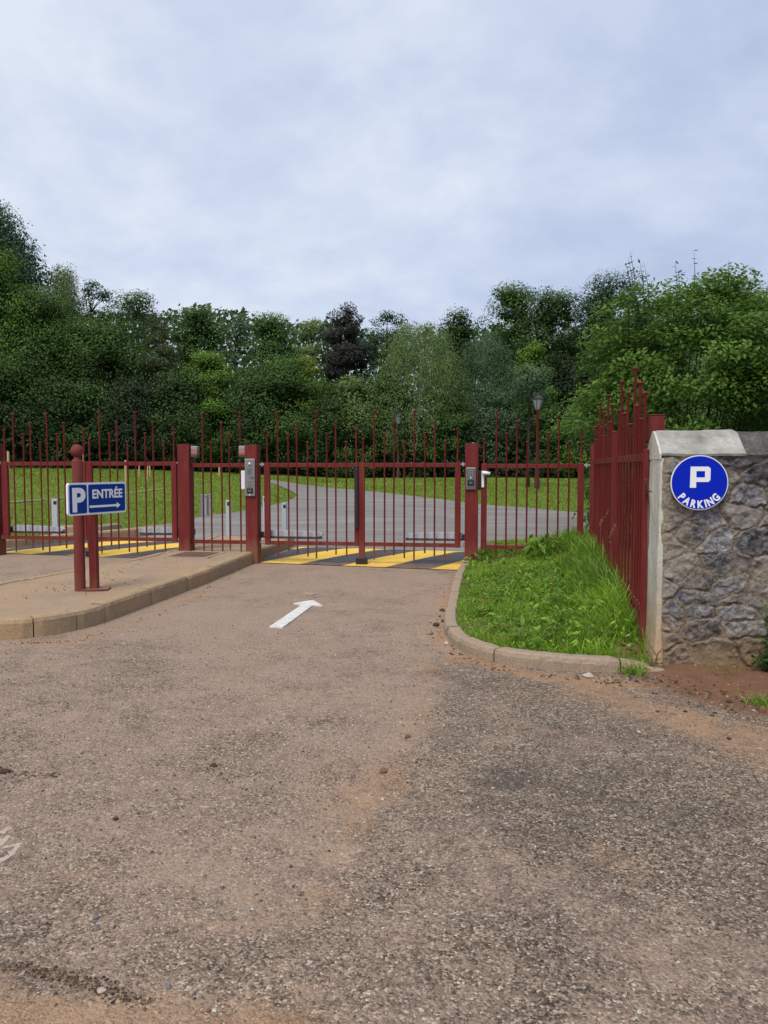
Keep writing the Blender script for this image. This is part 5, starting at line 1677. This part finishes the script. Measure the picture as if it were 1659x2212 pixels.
tree(1470, 770, 19, 5.2, 'b', 'mid', 'dense shrub standing close behind the cherry tree', zb=.1, cat='shrub', name='shrub', prof=prof_dome, far=False)
tree(1660, 740, 20, 4.6, 'b', 'dark', 'dark shrub behind the cherry tree, cut by the right picture edge', zb=.1, cat='shrub', name='shrub', prof=prof_dome, far=False)
# leafy plant at the foot of the wall, right edge
def plant():
    g_ = G(1650, 1452, .02)
    q = np.random.default_rng(9)
    g = thing('leafy_plant', 'dark green leafy plant growing at the foot of the wall by the right picture edge', 'plant', (g_[0] + .06, g_[1] - .06, 0))
    mb = MB(); segs = []
    for i in range(26):
        a_ = q.uniform(0, 6.283); e_ = Vector((math.cos(a_) * q.uniform(.03, .2), math.sin(a_) * q.uniform(.02, .12) - .03, q.uniform(.12, .46)))
        mb.tube([(0, 0, 0), e_ * .5 + Vector((0, 0, .05)), e_], [.004, .003, .0015], 4); segs.append(e_)
    link('stems', mb.mesh('stems'), M['bark'], g)
    n_ = 700; E_ = np.array([s_[:] for s_ in segs]); i_ = q.integers(0, 26, n_); t_ = (.25 + .8 * q.random(n_))[:, None]
    P = E_[i_] * t_ + q.normal(0, .025, (n_, 3)); P[:, 2] = np.maximum(P[:, 2], .01)
    link('leaves', leafmesh('leaves', P, q.normal(0, .5, (n_, 3)) + np.array([0, -.2, .8]), .045 * q.uniform(.6, 1.3, n_), q.uniform(0, .7, n_), .55, None, 3), leafmat('mid', *PAL['mid']), g)
plant()

# far wood seen only as one dark mass between the trees
q = np.random.default_rng(21)
n_ = 60000
X = q.uniform(-62, 48, n_)
top = 9.6 + 2.4 * fbm(X * .16, X * 0, 140) + 1.6 * (fbm(X * .6, X * 0 + 4, 141) - .5) + 3.0 * sm(-20, -36, X) * 0
Y = 58 + 5 * q.random(n_) + np.abs(X) * -.12
Z = H(X, Y) + top * q.random(n_) ** .8
Nn = q.normal(size=(n_, 3)) * .6 + np.array([0, -.8, .5])
o = link('far_wood', leafmesh('far_wood', np.stack([X, Y, Z], 1), Nn, .42 * q.uniform(.6, 1.3, n_), np.clip(.1 + .6 * fbm(X * .5, Z * .5, 142), 0, 1), .7, None, 22), leafmat('dark', *PAL['dark']))
o['kind'] = 'stuff'; o['label'] = 'dark wood closing the view far behind the trees'; o['category'] = 'wood'
# undergrowth in the shade below the first trees
n_ = 34000
X = q.uniform(-26, 16, n_); Y = 44 + 4 * q.random(n_) - .012 * (X + 4) ** 2 * np.where(X < -4, 1.6, .8)
Z = H(X, Y) + (2.6 + 1.5 * fbm(X * .5, X * 0, 150)) * q.random(n_)
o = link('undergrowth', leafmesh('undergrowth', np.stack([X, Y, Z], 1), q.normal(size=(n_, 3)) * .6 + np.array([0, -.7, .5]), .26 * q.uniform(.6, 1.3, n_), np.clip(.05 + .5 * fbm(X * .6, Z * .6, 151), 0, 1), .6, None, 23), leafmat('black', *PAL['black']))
o['kind'] = 'stuff'; o['label'] = 'dark undergrowth in the shade at the edge of the wood'; o['category'] = 'undergrowth'

# young field tree with thin trunk seen through the pedestrian gate
tree(1140, 790, 31, 2.2, 'b', 'grey', 'small young tree on the field behind the pedestrian gate', zb=3.4, dens=.7, far=False)
# planting stakes on the field
for u_, vt_, vb_, w_, lab in ((20, 975, 1066, 5.5, 'pale stake at the far left of the field, thickest of the stakes'), (181, 982, 1015, 4, 'pale stake rising behind the bollard'), (272, 994, 1044, 5, 'pale stake behind the far left gate, left of a leaning group'),
                              (301, 1006, 1028, 3, 'thin pale stake, leftmost of a group of thin ones'), (318, 1006, 1038, 3, 'thin pale stake in the middle of the group, leaning right'), (324, 1006, 1030, 3, 'thin pale stake, rightmost of the group of thin ones'),
                              (474, 1004, 1029, 4, 'pale stake seen through the fixed panel on the island')):
    b_ = T(u_, vb_)
    mb = MB(); w2 = w_ / F * b_[1] / 2; ht = (vb_ - vt_) / F * b_[1]
    mb.lathe([(w2, -.1), (w2, ht - .06), (w2 * .8, ht)], n=8)
    o = mb.build('tree_stake', M['wood'], None, b_); o.rotation_euler = (0, .06 if 'leaning right' in lab else 0, 0)
    tag(o, lab, 'stake', 'stakes for young trees on the field')

# lanterns
def lantern(u_, vt_, d_, label):
    x_ = (u_ - 829.5) / F * d_
    z0 = float(H(x_, d_)); ht = CH + (HZ - vt_) / F * d_ - z0
    g = thing('street_lamp', label, 'street lamp', (x_, d_, z0), 0, 'old-style lanterns in the park')
    mb = MB(); zl = ht - .72
    mb.lathe([(.11, 0), (.11, .35), (.085, .42), (.085, .8), (.07, .9), (.055, zl - .05), (.07, zl - .03), (.05, zl)], n=12); mb.build('post', M['lampred'], g)
    mb = MB(); mb.lathe([(.12, zl), (.14, zl + .03), (.10, zl + .05)], n=6, smooth=False); mb.lathe([(.22, zl + .42), (.235, zl + .45), (.12, zl + .57), (.05, zl + .61), (.03, zl + .68), (.008, ht)], n=6, smooth=False)
    for i in range(6):
        a_ = math.radians(60 * i); mb.tube([(.115 * math.cos(a_), .115 * math.sin(a_), zl + .04), (.215 * math.cos(a_), .215 * math.sin(a_), zl + .43)], .011, 4)
    mb.build('lantern_frame', M['lampblack'], g)
    mb = MB(); mb.lathe([(.105, zl + .052), (.2, zl + .418)], n=6, smooth=False); mb.build('glass', M['lens'], g)
lantern(1160, 848, 30, 'dark lantern on a red post rising above the pedestrian gate')
lantern(860, 890, 43, 'smaller farther lantern before the pale birch, seen above the entry gate')

# kerb stones beside the field inside the gates
a_ = T(*z1(655, 905)); b_ = T(*z1(790, 880)); c_ = T(*z1(375, 908))
kerb('kerb', [(c_[0], c_[1]), (a_[0], a_[1]), (b_[0], b_[1])], .14, .16, 1.0, M['kerb2'], z0=float(H(a_[0], a_[1])))
kerb('kerb', [gp(-6.9, 1.0)[:2], gp(-5.2, 4.6)[:2]][::1], .15, .17, 1.0, M['kerb'], z0=.05)

bpy.context.view_layer.update()
print('objects', len(sc.objects))
